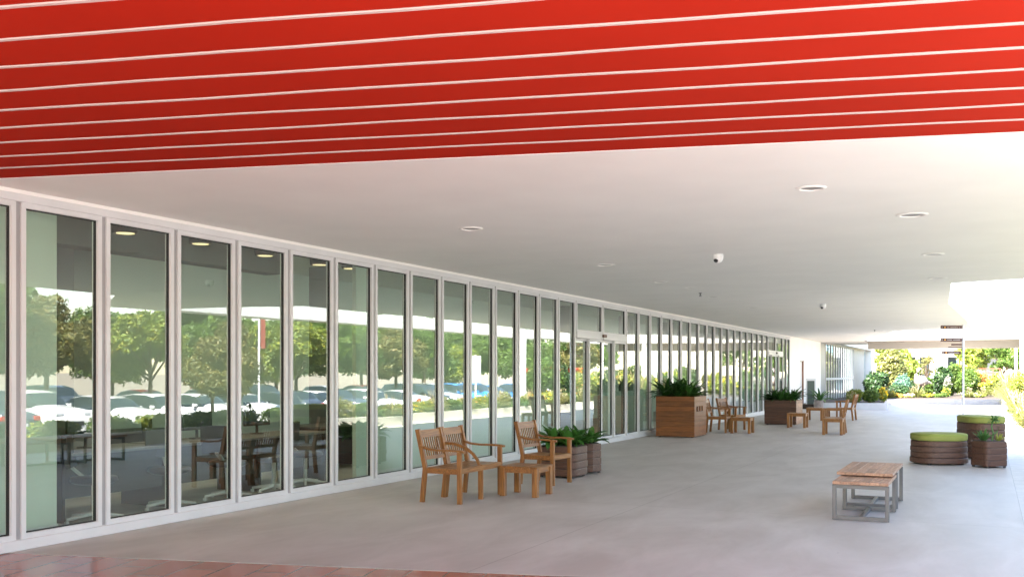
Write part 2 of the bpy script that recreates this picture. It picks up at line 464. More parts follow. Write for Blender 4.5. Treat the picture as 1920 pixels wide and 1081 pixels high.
# frames
y0, y1 = MULL[0], MULL[-1]
mb = MB(); mb.bbox(-0.10, 0.055, y0, y1, 0.0, 0.10, .008); mb.build("sill", M_alu, bld)
mb = MB(); mb.bbox(-0.10, 0.05, y0, y1, 3.155, CZ - .002, .004); mb.build("header_beam", M_alu, bld)
mb = MB(); mb.box(0.051, 0.062, y0, y1, CZ - .035, CZ - .002); mb.build("header_trim", M_white, bld)
for y in MULL:
    mb = MB(); mb.box(-0.09, 0.012, y - .028, y + .028, .10, 3.155); mb.build("mullion", M_alud, bld)
rnd = random.Random(3)
def frame(parent, name, ya, yb, za, zb, fw=.048, x0=-.05, x1=.034, glass="window_pane"):
    m = MB()
    m.box(x0, x1, ya, ya + fw, za, zb); m.box(x0, x1, yb - fw, yb, za, zb)
    m.box(x0, x1, ya + fw, yb - fw, za, za + fw); m.box(x0, x1, ya + fw, yb - fw, zb - fw, zb)
    fo = m.build(name, M_alu, parent)
    g = MB(); i = .008
    a, b_, c_, d_ = ya + fw, yb - fw, za + fw, zb - fw
    g.box(-.028, .006, a, a + i, c_, d_); g.box(-.028, .006, b_ - i, b_, c_, d_)
    g.box(-.028, .006, a + i, b_ - i, c_, c_ + i); g.box(-.028, .006, a + i, b_ - i, d_ - i, d_)
    g.build("gasket", M_gask, fo)
    p = MB(); ym, zm = (a + b_) / 2, (c_ + d_) / 2
    hy, hz = (b_ - a) / 2 - i, (d_ - c_) / 2 - i
    p.box(-.004, .004, -hy, hy, -hz, hz)
    po = p.build(glass, M_glass, fo, (-.012, ym, zm))
    po.rotation_euler = (0, R(rnd.uniform(-.14, .14)), R(rnd.uniform(-.22, .22)))
    return fo
for a, b_ in zip(MULL[:-1], MULL[1:]):
    isd = any(abs(a - d[0]) < .05 for d in DOORS)
    if not isd:
        frame(bld, "window_frame", a + .028, b_ - .028, .10, 3.155)
    else:
        frame(bld, "transom_window", a + .028, b_ - .028, 2.50, 3.155)
        m = MB(); m.bbox(-.09, .05, a + .03, b_ - .03, 2.37, 2.498, .004); m.build("door_track_box", M_alu, bld)
        mid = (a + b_) / 2
        fo = frame(bld, "door_leaf", a + .03, mid + .02, .105, 2.365, .05, -.035, .015, "door_pane")
        fo2 = frame(bld, "door_leaf", mid - .02, b_ - .03, .105, 2.365, .05, -.035, .015, "door_pane")
        fo.location.x = -.045; fo2.location.x = .012
m = MB(); m.bbox(.051, .10, 21.30, 21.50, 2.42, 2.49, .01); m.build("door_sensor", mat("brown_sensor", (.12, .05, .03), .4), bld)
m = MB(); m.bbox(.051, .10, 41.95, 42.15, 2.42, 2.49, .01); m.build("door_sensor", M_dark, bld)
# end walls, far glazed bay and beige wall
m = MB(); m.box(-.14, .03, 45.33, 47.9, 0, CZ - .002); m.box(-.14, .03, 48.9, 54.4, 0, CZ - .002); m.box(-.14, .03, 47.9, 48.9, 2.2, CZ - .002); m.build("end_wall", M_white, bld)
m = MB(); m.bbox(-.10, -.03, 47.93, 48.87, 0.01, 2.18); dd = m.build("service_door", mat("door_white", (.72, .70, .68), .5), bld)
m = MB(); m.box(-.14, .045, 48.87, 48.93, 0, 2.24); m.build("service_door_trim", mat("door_trim_brown", (.25, .12, .07), .5), bld)
for i in range(7):
    m = MB(); m.box(-.10, .0, 54.42 + i*.26, 54.62 + i*.26, .02, CZ - .003); m.build("louvre_panel", M_alud, bld)
m = MB(); m.box(-.14, -.11, 54.4, 56.3, 0, CZ - .003); m.build("louvre_backing", M_alud, bld)
for i in range(12):
    a = 56.35 + i * 1.04
    frame(bld, "window_frame", a, a + 1.0, 1.32, CZ - .01)
    frame(bld, "lower_window_frame", a, a + 1.0, .02, 1.30)
m = MB(); m.box(-.14, .03, 68.86, 74.9, 0, CZ - .002); m.build("beige_wall", M_beige, bld)
# roof + room behind the glass
IB = 4.8
m = MB(); m.box(-IB, -0.145, y0 - .1, 78, 3.62, 3.9); m.build("room_roof", M_white, bld)
m = MB(); m.box(-IB - .2, -IB, y0 - .1, 78, -.1, 3.62); m.box(-IB, -.145, y0 - .3, y0 - .1, -.1, 3.62); m.box(-IB, -.145, 77.8, 78, -.1, 3.6)
m.build("room_wall", mat("room_wall_grey", (.74, .77, .72), .8), bld)
m = MB(); m.box(-IB, -.11, y0 - .1, 78, -.3, 0.0); m.build("room_floor", mat("room_floor_grey", (.36, .35, .32), .5, noise=.2, nscale=2), bld)
m = MB(); m.box(-.135, -.10, y0, 78, CZ, 3.62); m.box(-.14, -.11, 6.0, 78, CZ, CZ+.01); m.build("fascia", M_alud, bld)
# white lining boards close behind some panes
M_lin = mat("pale_lining_board", (.62, .66, .60), .7, noise=.03, nscale=2)
for (a, b_, x, h) in ((3.4, 4.6, -.5, 3.3), (6.30, 6.98, -.40, 3.4), (12.10, 12.62, -.35, 3.4), (12.62, 19.6, -.55, 1.05), (23.1, 27.2, -.6, 1.15), (44.3, 45.2, -.5, 3.2)):
    m = MB(); m.box(x - .06, x, a, b_, .0, h); lb = m.build("lining_board", M_lin, bld)
    m = MB(); m.box(x, x + .02, a, b_, .0, .11); m.build("skirting", M_alu, lb)
m = MB(); m.box(-2.0, -1.7, 6.98, 12.1, 3.1, 3.6); m.build("ceiling_duct", mat("duct_grey", (.16, .16, .155), .6), bld)
for k, y in enumerate((9.8, 15.5, 27.5, 33, 38)):
    m = MB(); m.box(-3.6, -3.2, y - .2, y + .2, 0, 3.6); m.build("inner_column", mat("column_grey", (.22, .22, .21), .7), bld)

# ------------------------------------------------------------------ things under the canopy ceiling
def ceil_pt(px, py): return at(px, F * (CZ - 1.6) / (700.3 - py))
def make_downlight():
    t = thing("recessed_ceiling_light", "", "ceiling light", group="round recessed lights in the white ceiling")
    m = MB(); n = 32
    pr = [(.100, -.001), (.104, -.014), (.130, -.012), (.142, -.001)]
    m.lathe(pr, n=n, cap=False); m.build("trim_ring", M_white, t)
    m = MB(); m.lathe([(.101, -.003), (.05, -.0035), (.0, -.004)], n=n, cap=False); m.build("lens", mat("lens_grey", (.26, .24, .23), .35), t)
    return t
DL = make_downlight()
dls = [(883, 428, 1.0, "round recessed ceiling light above the double wooden bench, nearest the glass wall"),
       (1135, 496, 1.1, "round recessed ceiling light above the glass doors, left of the dome camera"),
       (1239, 528, 1.1, "small recessed ceiling light midway between the doors and the orange planter box"),
       (1293, 539, .85, "darker small recessed ceiling light just beside the pale one above the orange planter"),
       (1337, 556, 1.1, "faint recessed ceiling light past the tiny ceiling sprinkler"),
       (1521, 352, .95, "round recessed ceiling light closest to the red ceiling edge"),
       (1710, 402, 1.15, "widest round recessed ceiling light, high on the right"),
       (1749, 476, 1.1, "round recessed ceiling light on the right above the hanging signs"),
       (1758, 521, 1.2, "faint recessed ceiling light at the edge of the bright opening"),
       (1410, 576, 1.1, "far recessed ceiling light left of the smaller ceiling camera")]
for i, (px, py, s, lab) in enumerate(dls):
    x, y = ceil_pt(px, py)
    if i == 0:
        DL.location = (x, y, CZ - .001); DL['label'] = lab
    else:
        dup(DL, (x, y, CZ - .001), 0, lab, scale=(s, s, 1))
def dome_cam(px, py, lab, s=1.0):
    x, y = ceil_pt(px, py)
    t = thing("dome_camera", lab, "security camera", (x, y, CZ), group="dome cameras on the ceiling")
    m = MB(); m.lathe([(.062*s, 0), (.066*s, -.02*s), (.064*s, -.055*s), (.05*s, -.085*s), (.028*s, -.105*s), (.0, -.112*s)], n=28); m.build("housing", mat("camera_white", (.78, .77, .76), .35), t)
    m = MB(); c = Vector((-.012, -.040, -.078)) * s
    m.lathe([(.0, -.024*s), (.016*s, -.02*s), (.027*s, -.008*s), (.030*s, .006*s), (.02*s, .02*s)], c=c, n=20); m.build("lens", M_dark, t)
dome_cam(1346, 477, "white dome security camera on the ceiling above the orange planter box", 1.15)
dome_cam(1543, 570, "smaller far dome security camera on the ceiling above the far wooden chairs", 1.15)
def sprinkler(px, py, lab):
    x, y = ceil_pt(px, py)
    t = thing("sprinkler_head", lab, "sprinkler", (x, y, CZ), group="sprinkler heads on the ceiling")
    m = MB(); m.lathe([(.035, -.001), (.035, -.008), (.012, -.012), (.012, -.05), (.018, -.055), (.0, -.057)], n=14); m.build("nozzle", M_steel, t)
    m = MB(); m.lathe([(.03, -.066), (.03, -.07), (.0, -.072)], n=14); m.tube([(0.015, 0, -.05), (.018, 0, -.068)], .003, 5); m.tube([(-.015, 0, -.05), (-.018, 0, -.068)], .003, 5); m.build("deflector", M_steel, t)
sprinkler(1313, 549, "tiny metal sprinkler head hanging beside the small ceiling lights")
sprinkler(1640, 618, "tiny far sprinkler head in the bright ceiling band above the garden")

# ------------------------------------------------------------------ furniture
def slats(m, p_low, p_high, ya, yb, n, w=.018, t=.014):
    for i in range(n):
        y = ya + (i + .5) * (yb - ya) / n
        m.bar((p_low[0], y, p_low[1]), (p_high[0], y, p_high[1]), t, w, up=(0, 1, 0))
BX0, BX1 = -.275, .275
def back_x(z): return -.235 - max(0, z - .42) * .24
def back_unit(t, ya, yb):
    m = MB(); m.bar((back_x(.845), ya, .845), (back_x(.845), yb, .845), .026, .095, up=(back_x(.9) - back_x(.8), 0, .1)); o = m.build("top_rail", M_woodx, t)
    m = MB(); m.bar((back_x(.545), ya, .545), (back_x(.545), yb, .545), .026, .045, up=(back_x(.9) - back_x(.8), 0, .1)); m.build("lower_rail", M_woodx, t)
    m = MB(); slats(m, (back_x(.56), .56), (back_x(.81), .81), ya + .01, yb - .01, 9); m.build("back_slats", M_wood, t)
def rear_leg(t, y):
    m = MB(); m.path([(-.285, y, 0), (-.262, y, .22), (-.24, y, .42), (back_x(.6), y, .6), (back_x(.905), y, .905)], .040, .056, (0, 1, 0)); m.build("leg", M_wood, t)
def front_leg(t, y, top=.635, x=.245):
    m = MB(); m.path([(x + .004, y, 0), (x, y, .42), (x, y, top)], .042, .056, (0, 1, 0)); m.build("leg", M_wood, t)
def arm(t, y, sgn):
    m = MB(); m.path([(back_x(.70) - .01, y, .70), (-.20, y, .665), (-.05, y, .652), (.12, y, .655), (.25, y, .650), (.31, y, .640)], .055, .024, (0, 1, 0)); m.build("armrest", M_woodx, t)
def seat_unit(t, ya, yb):
    m = MB()
    n = 7
    for i in range(n):
        x0 = -.23 + i * .5 / n; x1 = x0 + .5 / n - .006
        z = .438 - .012 * math.sin(math.pi * (i + .5) / n)
        m.bbox(x0, x1, ya, yb, z - .018, z, .003)
    m.build("seat", M_woodx, t)
    m = MB(); m.bar((.262, ya, .40), (.262, yb, .40), .024, .06); m.build("front_rail", M_woodx, t)
    m = MB(); m.bar((-.25, ya, .40), (-.25, yb, .40), .024, .06); m.build("rear_rail", M_woodx, t)
def side_rail(t, y):
    m = MB(); m.bar((-.22, y, .395), (.23, y, .395), .024, .065); m.build("side_rail", M_woodx, t)
def make_chair(lab, loc, rz, group, w=.58):
    t = thing("wooden_armchair", lab, "chair", (*loc, 0), rz, group)
    h = w / 2
    for y in (-h + .02, h - .02): rear_leg(t, y); front_leg(t, y); side_rail(t, y); arm(t, y, 1)
    back_unit(t, -h + .04, h - .04); seat_unit(t, -h + .03, h - .03)
    return t
GC = "slatted wooden armchairs along the walkway"
db = thing("double_wooden_bench", "wooden double bench with two slatted backs standing nearest the camera by the glass", "bench", (1.86, 11.30, 0), 0)
for y in (-.56, .0, .56): rear_leg(db, y) if y else None
rear_leg(db, -.02); rear_leg(db, .03)
for y in (-.56, .56): front_leg(db, y); side_rail(db, y); arm(db, y, 1)
front_leg(db, .0, .44); side_rail(db, .005)
back_unit(db, -.54, -.045); back_unit(db, .05, .54); seat_unit(db, -.54, .54)
m = MB(); m.path([(back_x(.70), 0.03, .70), (-.13, .028, .69), (.02, .02, .645), (.13, .01, .575), (.20, .0, .50), (.235, .0, .42)], .03, .034, (0, 1, 0)); m.build("middle_brace", M_wood, db)
CH = make_chair("single slatted wooden armchair beside the brown potted plants near the low table", (2.12, 13.36), R(-4), GC)
def mk_table():
    t = thing("wooden_side_table", "", "table", (0, 0, 0), 0, "low square wooden side tables")
    m = MB()
    n = 5
    for i in range(n):
        a = -.275 + i * .55 / n
        m.bbox(a, a + .55 / n - .004, -.265, .265, .372, .395, .004)
    m.build("tabletop", M_woodx, t)
    m = MB()
    m.box(-.25, .25, -.25, -.228, .31, .371); m.box(-.25, .25, .228, .25, .31, .371)
    m.box(-.25, -.228, -.226, .226, .31, .371); m.box(.228, .25, -.226, .226, .31, .371); m.build("apron", M_woodx, t)
    for sx in (-1, 1):
        for sy in (-1, 1):
            m = MB(); x, y = sx * .232, sy * .222
            m.bbox(x - .037, x + .037, y - .037, y + .037, 0, .370, .004); m.build("leg", M_wood, t)
    return t
TB = mk_table(); TB.location = (2.44, 11.97, 0); TB['label'] = "low wooden side table between the double bench and the single armchair"

# second set past the orange planter box
dup(CH, (1.32, 27.0, 0), R(2), "wooden armchair with worn back just past the orange planter box")
dup(CH, (1.38, 28.35, 0), R(-14), "wooden armchair standing against the glass between two planter boxes")
dup(TB, (1.98, 26.95, 0), 0, "low wooden side table in front of the armchairs past the orange planter", scale=(1, 1, 1.08))
# third and fourth sets
dup(TB, (2.86, 30.4, 0), 0, "low wooden side table in front of the dark walnut planter box", scale=(1, 1, 1.1))
dup(TB, (2.62, 35.4, 0), 0, "far low wooden side table beyond the walnut planter box", scale=(1, 1, 1.1))
dup(TB, (4.30, 27.30, 0), 0, "low wooden side table standing out in the middle of the walkway", scale=(.95, 1, 1.08))
dup(CH, (4.22, 28.0, 0), R(183), "wooden armchair facing the glass in the middle of the walkway")
dup(CH, (3.55, 36.0, 0), R(175), "far wooden armchair facing the glass behind the middle one")
dup(TB, (3.2, 35.9, 0), 0, "low wooden side table beside the farthest armchair", scale=(1, 1, 1.05))

# steel and teak coffee benches
def steel_bench(lab, loc, L, W, H, fy):
    t = thing("slatted_bench", lab, "bench", (*loc, 0), 0, "teak topped benches with square steel frames")
    m = MB(); n = 6; pw = W / n
    r = random.Random(int(L * 100))
    for i in range(n):
        x0 = -W/2 + i * pw
        cut = r.uniform(.3, .7) * L if i in (0, 2, 3) else None
        segs = [(0, L)] if cut is None else [(0, cut - .002), (cut + .002, L)]
        for a, b_ in segs: m.bbox(x0 + .0015, x0 + pw - .0015, a, b_, H - .032, H, .002)
    top = m.build("tabletop", M_woodlt, t)
    m = MB(); m.box(-W/2 + .03, W/2 - .03, .04, L - .04, H - .036, H - .0325); m.build("batten", M_woodlt, top)
    s = .042; w = W/2 + .004
    for y in fy:
        m = MB(); zt = H - .037
        m.bbox(-w, -w + s, y - .02, y + .02, .004, zt, .003); m.bbox(w - s, w, y - .02, y + .02, .004, zt, .003)
        m.box(-w + s, w - s, y - .019, y + .019, .006, .006 + s); m.box(-w + s, w - s, y - .019, y + .019, zt - s, zt - .001)
        m.build("end_frame", M_steel, t)
    m = MB(); m.box(-.02, .02, fy[0] + .021, fy[1] - .021, .008, .044); m.build("stretcher", M_steel, t)
    return t
steel_bench("lower slatted teak bench with square steel frame, nearest the camera", (6.70, 11.36), 1.05, .58, .425, (.05, .93))
steel_bench("higher slatted teak bench with steel frame, tucked over the lower one", (6.68, 11.98), 1.50, .61, .470, (.62, 1.42))

# ------------------------------------------------------------------ planters and plants
def superell(w, d, n=24, e=4.0, rot=0.0):
    out = []
    for k in range(n * 2):
        a = 2 * math.pi * k / (n * 2)
        c_, s_ = math.cos(a), math.sin(a)
        x = w / 2 * math.copysign(abs(c_) ** (2 / e), c_); y = d / 2 * math.copysign(abs(s_) ** (2 / e), s_)
        out.append((x * math.cos(rot) - y * math.sin(rot), x * math.sin(rot) + y * math.cos(rot)))
    return out
def band_body(t, shape, H, nb, name="board", m_=None, z0=.03, jitter=.006):
    r = random.Random(nb * 7 + int(H * 100)); bh = (H - z0) / nb
    for i in range(nb):
        a = z0 + i * bh; b_ = a + bh - .006; s = 1 + r.uniform(-jitter, jitter) * 2; g = .985
        def ring(z, k): return [(x * s * k, y * s * k, z) for x, y in shape]
        m = MB(); m.loft([ring(a, g), ring(a + .012, 1), ring(b_ - .012, 1), ring(b_, g)], cap=True, smooth=False); m.build(name, m_ or M_deck, t)
    m = MB(); m.loft([[(x * .93, y * .93, .03) for x, y in shape], [(x * .93, y * .93, H - .01) for x, y in shape]]); m.build("core", M_dark, t)
    for k in range(4):
        x, y = shape[len(shape) // 8 + k * len(shape) // 4]
        m = MB(); m.lathe([(.025, 0), (.025, .029)], c=(x * .85, y * .85, 0), n=10, smooth=False); m.build("foot", M_dark, t)
def blade(m, base, az, L, w, lift, droop, rnd, seg=6, fold=.25):
    """one arching strap leaf"""
    d = Vector((math.cos(az), math.sin(az), 0)); sd = Vector((-d.y, d.x, 0))
    p = Vector(base); ang = lift; vs = []; fs = []
    for k in range(seg + 1):
        f = k / seg
        ww = w * (math.sin(math.pi * min(1, .12 + f * .88)) ** .75) * (1 if k < seg else 0.05) + .002
        upv = Vector((-d.x * math.sin(ang), -d.y * math.sin(ang), math.cos(ang)))
        vs += [p - sd * ww / 2 + upv * ww * fold, p, p + sd * ww / 2 + upv * ww * fold]
        if k < seg:
            o = 3 * k; fs += [(o, o+1, o+4, o+3), (o+1, o+2, o+5, o+4)]
        p = p + (d * math.cos(ang) + Vector((0, 0, math.sin(ang)))) * (L / seg)
        ang -= droop / seg
    m.add(vs, fs, True)
def strap_plant(m, c, n, L, w, rnd, spread=.05, lift=(.5, 1.45), droop=(.6, 1.6)):
    for i in range(n):
        az = rnd.uniform(0, 2 * math.pi)
        b = (c[0] + math.cos(az) * spread * rnd.random(), c[1] + math.sin(az) * spread * rnd.random(), c[2])
        blade(m, b, az, L * rnd.uniform(.6, 1.1), w * rnd.uniform(.7, 1.2), rnd.uniform(*lift), rnd.uniform(*droop), rnd)
def strap_thing(lab, loc, clumps, L, w, n, seed, group=None, mat_=None, name="strap_leaf_plant"):
    t = thing(name, lab, "plant", loc, 0, group); r = random.Random(seed)
    for (cx, cy) in clumps:
        m = MB(); strap_plant(m, (cx, cy, 0), n, L, w, r); m.build("leaf_rosette", mat_ or M_strap, t)
    return t
def soil(t, shape, z, k=.9):
    m = MB(); m.loft([[(x*k, y*k, z - .03) for x, y in shape], [(x*k, y*k, z) for x, y in shape]]); m.build("soil", M_soil, t)
# pots beside the single armchair
sh = superell(.66, .64, e=6)
x, y = (1.95, 14.40)
t = thing("brown_board_planter", "larger round-cornered brown board planter behind the single armchair", "planter", (x, y, 0), 0, "brown board planters by the armchair")
band_body(t, sh, .48, 4); soil(t, sh, .485, .9)
strap_thing("broad-leaved green plant in the larger planter behind the single armchair", (x, y, .47), [(-.12, -.08), (.12, -.05), (0, .14), (-.15, .12), (.17, .16)], .36, .11, 26, 5, "leafy plants in the brown planters", M_broad)
x, y = (2.06, 15.08)
t = thing("brown_board_planter", "smaller hexagonal brown board planter next to the glass doors", "planter", (x, y, 0), R(20), "brown board planters by the armchair")
sh2 = superell(.52, .52, n=3, e=2.0)
band_body(t, sh2, .48, 4); soil(t, sh2, .485, .85)
strap_thing("broad-leaved green plant in the hexagonal planter next to the glass doors", (x, y, .47), [(-.08, -.05), (.08, .05)], .34, .10, 26, 6, "leafy plants in the brown planters", M_broad)

def box_planter(lab, x0, x1, y0, y1, H, mface, holes, nb):
    t = thing("wooden_planter_box", lab, "planter", ((x0+x1)/2, (y0+y1)/2, 0), 0, "square wooden planter boxes on the walkway")
    w, d = (x1-x0)/2, (y1-y0)/2; bh = H / nb; th = .03
    mf = MB(); mr = MB(); ml = MB(); mk = MB()
    for i in range(nb):
        a, b_ = .02 + i * (H-.02)/nb, .02 + (i+1) * (H-.02)/nb - .003
        mf.bbox(-w, w, -d, -d + th, a, b_, .002); mk.bbox(-w, w, d - th, d, a, b_, .002)
        ml.bbox(-w, -w + th, -d + th + .001, d - th - .001, a, b_, .002)
        if holes and i == nb - 3:
            ys = [-d + th + .001, -d*.72, -d*.45, -d*.28, 0, d*.14, d*.4, d - th - .001]
            for k in range(0, 8, 2): mr.bbox(w - th, w, ys[k], ys[k+1], a, b_, .002)
        else: mr.bbox(w - th, w, -d + th + .001, d - th - .001, a, b_, .002)
    mf.build("front_panel", mface, t); mk.build("back_panel", mface, t); ml.build("side_panel", mface, t); mr.build("side_panel", M_orange if mface == M_orange else M_woodlt, t)
    m = MB(); m.box(-w + th + .002, w - th - .002, -d + th + .002, d - th - .002, H - .12, H - .07); m.build("soil", M_soil, t)
    m = MB(); m.box(-w + th + .06, w - th - .06, -d + th + .06, d - th - .06, .03, H - .13); m.build("liner", M_dark, t)
    for sx in (-1, 1):
        for sy in (-1, 1):
            m = MB(); m.box(sx*(w-.08)-.03, sx*(w-.08)+.03, sy*(d-.08)-.03, sy*(d-.08)+.03, 0, .02); m.build("foot", M_dark, t)
    return t
box_planter("tall orange cedar planter box with square hand holes standing by the glass", .35, 1.35, 24.4, 25.55, 1.03, M_orange, True, 8)
strap_thing("dark green strap-leaved plants filling the orange planter box", (.85, 24.95, .95), [(-.32, -.3), (-.1, -.2), (.28, -.32), (.3, .1), (0, .25), (-.3, .2), (.05, -.38)], .68, .085, 28, 11)
box_planter("dark walnut planter box with pale end standing farther down the walkway", 1.6, 2.58, 31.8, 33.0, .77, M_walnut, False, 7)
strap_thing("dark green strap-leaved plants filling the walnut planter box", (2.1, 32.4, .70), [(-.3, -.35), (.1, -.3), (.32, -.2), (.2, .2), (-.2, .15), (-.05, -.45)], .60, .08, 28, 12)

# green cushioned seats
def cushion(t, shape, z0, z1):
    def ring(z, k): return [(x * k, y * k, z) for x, y in shape]
    m = MB(); m.loft([ring(z0, .97), ring(z0 + .02, 1.0), ring(z1 - .03, 1.0), ring(z1 - .008, .975), ring(z1, .93), ring(z1 + .008, .5)], cap=True, smooth=True); m.build("cushion", M_green, t)
    m = MB(); m.loft([ring(z1 - .030, 1.003), ring(z1 - .022, 1.006), ring(z1 - .018, 1.001)], cap=False, smooth=True); m.build("piping", mat("cushion_piping", (.20, .27, .035), .7), t)
def seat(lab, px, Z, w, d, H, rz, e, nb):
    x, y = at(px, Z)
    t = thing("cushioned_stool", lab, "stool", (x, y, 0), rz, "brown board stools with lime green cushions")
    s = superell(w, d, e=e)
    band_body(t, s, H - .125, nb, jitter=.012); cushion(t, s, H - .122, H)
    return t
seat("low wide stool of brown boards with lime green cushion", 1760, 17.75, .93, .80, .545, R(30), 2.5, 4)
seat("taller stool of brown boards with lime green cushion, behind the low one", 1839, 19.0, .74, 1.1, .80, R(20), 2.6, 5)
x, y = at(1854, 17.1)
t = thing("brown_board_planter", "small brown board planter with bare faceted corner beside the green stools", "planter", (x, y, 0), R(40))
s3 = superell(.45, .45, n=20, e=6)
band_body(t, s3, .45, 4); soil(t, s3, .455, .88)
t = thing("succulent", "upright green succulent with curling stems in the small planter by the stools", "plant", (x, y, .45), 0)
r = random.Random(4)
M_succ = leaf("succulent_leaf", (.04, .12, .03), (.14, .28, .07), None, .2)
m = MB(); m.tube([(.05, .0, 0), (.07, .02, .12), (.04, .0, .25), (.08, .02, .36)], [.016, .014, .012, .008], 7); m.tube([(.06, .01, .1), (.13, .03, .16), (.16, .02, .24)], [.012, .01, .007], 7); m.build("stem", M_succ, t)
m = MB(); strap_plant(m, (-.08, 0, 0), 34, .22, .035, r, .06, (.7, 1.5), (.1, .8)); m.build("leaf_rosette", M_succ, t)
m = MB(); strap_plant(m, (.08, .02, .34), 24, .14, .03, r, .02, (-.4, 1.2), (.2, 1.0)); m.build("leaf_rosette", M_succ, t)
m = MB(); strap_plant(m, (.14, .0, .0), 16, .16, .03, r, .04, (.5, 1.5), (.1, .8)); m.build("leaf_rosette", leaf("yellow_succ", (.3, .32, .05), (.5, .5, .1)), t)

# wayfinding post
x, y = at(1806, 33.8)
t = thing("signpost", "slim white signpost with stacked brown direction blades at the ceiling edge", "signpost", (x, y, 0), R(25.5))
m = MB(); m.tube([(0, 0, 0), (0, 0, 3.25)], .035, 16); m.build("post", mat("post_white", (.72, .72, .73), .4), t)
m = MB(); m.lathe([(.09, 0), (.09, .012), (.04, .018)], n=20); m.build("base_plate", M_steel, t)
M_blade = mat("blade_brown", (.075, .02, .013), .5)
M_mark = mat("sign_white", (.5, .46, .43), .5); M_picto = mat("sign_amber", (.85, .42, .10), .5)
for k, (z, L, h, dx) in enumerate(((3.17, .72, .125, 0), (2.75, .72, .12, 0), (2.585, .36, .05, 0), (2.50, .46, .03, 0), (2.31, .64, .11, -.04))):
    m = MB(); m.bbox(-.045 + dx - L, -.045 + dx, -.014, .014, z - h/2, z + h/2, .003); bl = m.build("direction_blade", M_blade, t)
    if h > .06:
        m = MB(); x0 = -.045 + dx - L; rr = random.Random(k)
        m.box(x0 + .03, x0 + .055, -.0165, -.0145, z - .02, z + .02)
        xx = x0 + .21
        while xx < -.12 + dx:
            w = rr.uniform(.012, .026); hh = .016
            if rr.random() < .85: m.box(xx, xx + w, -.0165, -.0145, z - hh, z + hh * rr.uniform(.5, .8))
            xx += w + .007
        m.build("lettering", M_mark, bl)
        m = MB(); m.add([(x0 + .14 + .026*math.cos(a*math.pi/6), -.0165, z + .026*math.sin(a*math.pi/6)) for a in range(12)] , [tuple(range(12))]); m.build("pictogram", M_picto, bl)
# small bracket that joins lower blades
# information stand and pot by the white end wall
x, y = fl(1520, 766)
t = thing("information_stand", "white framed stand with dark green panel against the far white wall", "stand", (x, y, 0), R(25.5))
m = MB(); m.box(-.22, -.17, -.03, .03, 0, 1.38); m.box(.17, .22, -.03, .03, 0, 1.38); m.box(-.17, .17, -.03, .03, 1.28, 1.38); m.box(-.28, .28, -.12, .12, 0, .04); m.build("frame", M_alu, t)
m = MB(); m.box(-.169, .169, -.01, .01, .05, 1.279); m.build("panel", mat("dark_green_panel", (.05, .075, .065), .3), t)
x, y = fl(1535, 768)
t = thing("pot", "grey stone pot beside the white framed stand", "plant pot", (x, y, 0))
m = MB(); m.lathe([(.14, 0), (.2, .12), (.22, .3), (.19, .4), (.2, .43), (.17, .43), (.16, .38)], n=24); m.build("vessel", mat("pot_stone", (.30, .25, .24), .8, noise=.2, nscale=9), t)
m = MB(); m.lathe([(.165, .36), (.165, .385)], n=20); m.build("soil", M_soil, t)
strap_thing("bright green upright plant in the grey stone pot", (x, y, .36), [(0, 0), (.05, .04)], .75, .10, 14, 21, mat_=M_succ)

# ------------------------------------------------------------------ foliage machinery
def leaf_cloud(name, blobs, n, size, seed, material, parent, asp=1.7, flat=0.0):
    """n leaf quads filling the shells of ellipsoid blobs (cx,cy,cz,rx,ry,rz)"""
    g = np.random.default_rng(seed)
    bl = np.array(blobs, float)
    wts = (bl[:, 3] * bl[:, 4] * bl[:, 5]) ** (2/3); wts /= wts.sum()
    idx = g.choice(len(bl), n, p=wts)
    d = g.normal(size=(n, 3)); d /= np.linalg.norm(d, axis=1)[:, None]
    rad = g.uniform(.45, 1.05, n) ** .6
    lump = 1 + .14 * np.sin(d[:, 0] * 7 + idx * 2.1) * np.sin(d[:, 1] * 6 + idx) + .1 * np.sin(d[:, 2] * 9 + idx * 3)
    P = bl[idx, :3] + d * bl[idx, 3:6] * (rad * lump)[:, None]
    P[:, 2] = np.maximum(P[:, 2], .02)
    nrm = d * .6 + g.normal(size=(n, 3)) * .6 + np.array([0, 0, .35]); nrm /= np.linalg.norm(nrm, axis=1)[:, None]
    a = np.cross(nrm, g.normal(size=(n, 3))); a /= np.linalg.norm(a, axis=1)[:, None]
    b = np.cross(nrm, a)
    s = size * g.uniform(.6, 1.3, n)[:, None]
    V = np.stack([P - a*s*asp*.5, P - b*s*.32 , P + a*s*asp*.5, P + b*s*.32], 1).reshape(-1, 3)
    me = bpy.data.meshes.new(name)
    me.vertices.add(4*n); me.vertices.foreach_set("co", V.ravel().astype(np.float32))
    me.loops.add(4*n); me.loops.foreach_set("vertex_index", np.arange(4*n, dtype=np.int32))
    me.polygons.add(n); me.polygons.foreach_set("loop_start", np.arange(0, 4*n, 4, dtype=np.int32))
    me.update(calc_edges=True); me.materials.append(material)
    o = bpy.data.objects.new(name, me); COL.objects.link(o); o.parent = parent
    return o
L_mid = leaf("leaf_mid_green", (.055, .11, .018), (.14, .22, .038), (.22, .28, .055), .5)
L_dark = leaf("leaf_dark_green", (.014, .04, .012), (.04, .09, .022), (.08, .13, .03), .25)
L_yel = leaf("leaf_yellow_green", (.10, .16, .02), (.24, .28, .04), (.42, .38, .05))
L_pale = leaf("leaf_pale_gold", (.13, .16, .04), (.27, .26, .08), (.42, .36, .14))
L_blue = leaf("leaf_blue_green", (.07, .16, .11), (.16, .29, .2), None)
L_olive = leaf("leaf_olive_brown", (.10, .11, .03), (.22, .20, .06), (.30, .22, .07), .45)
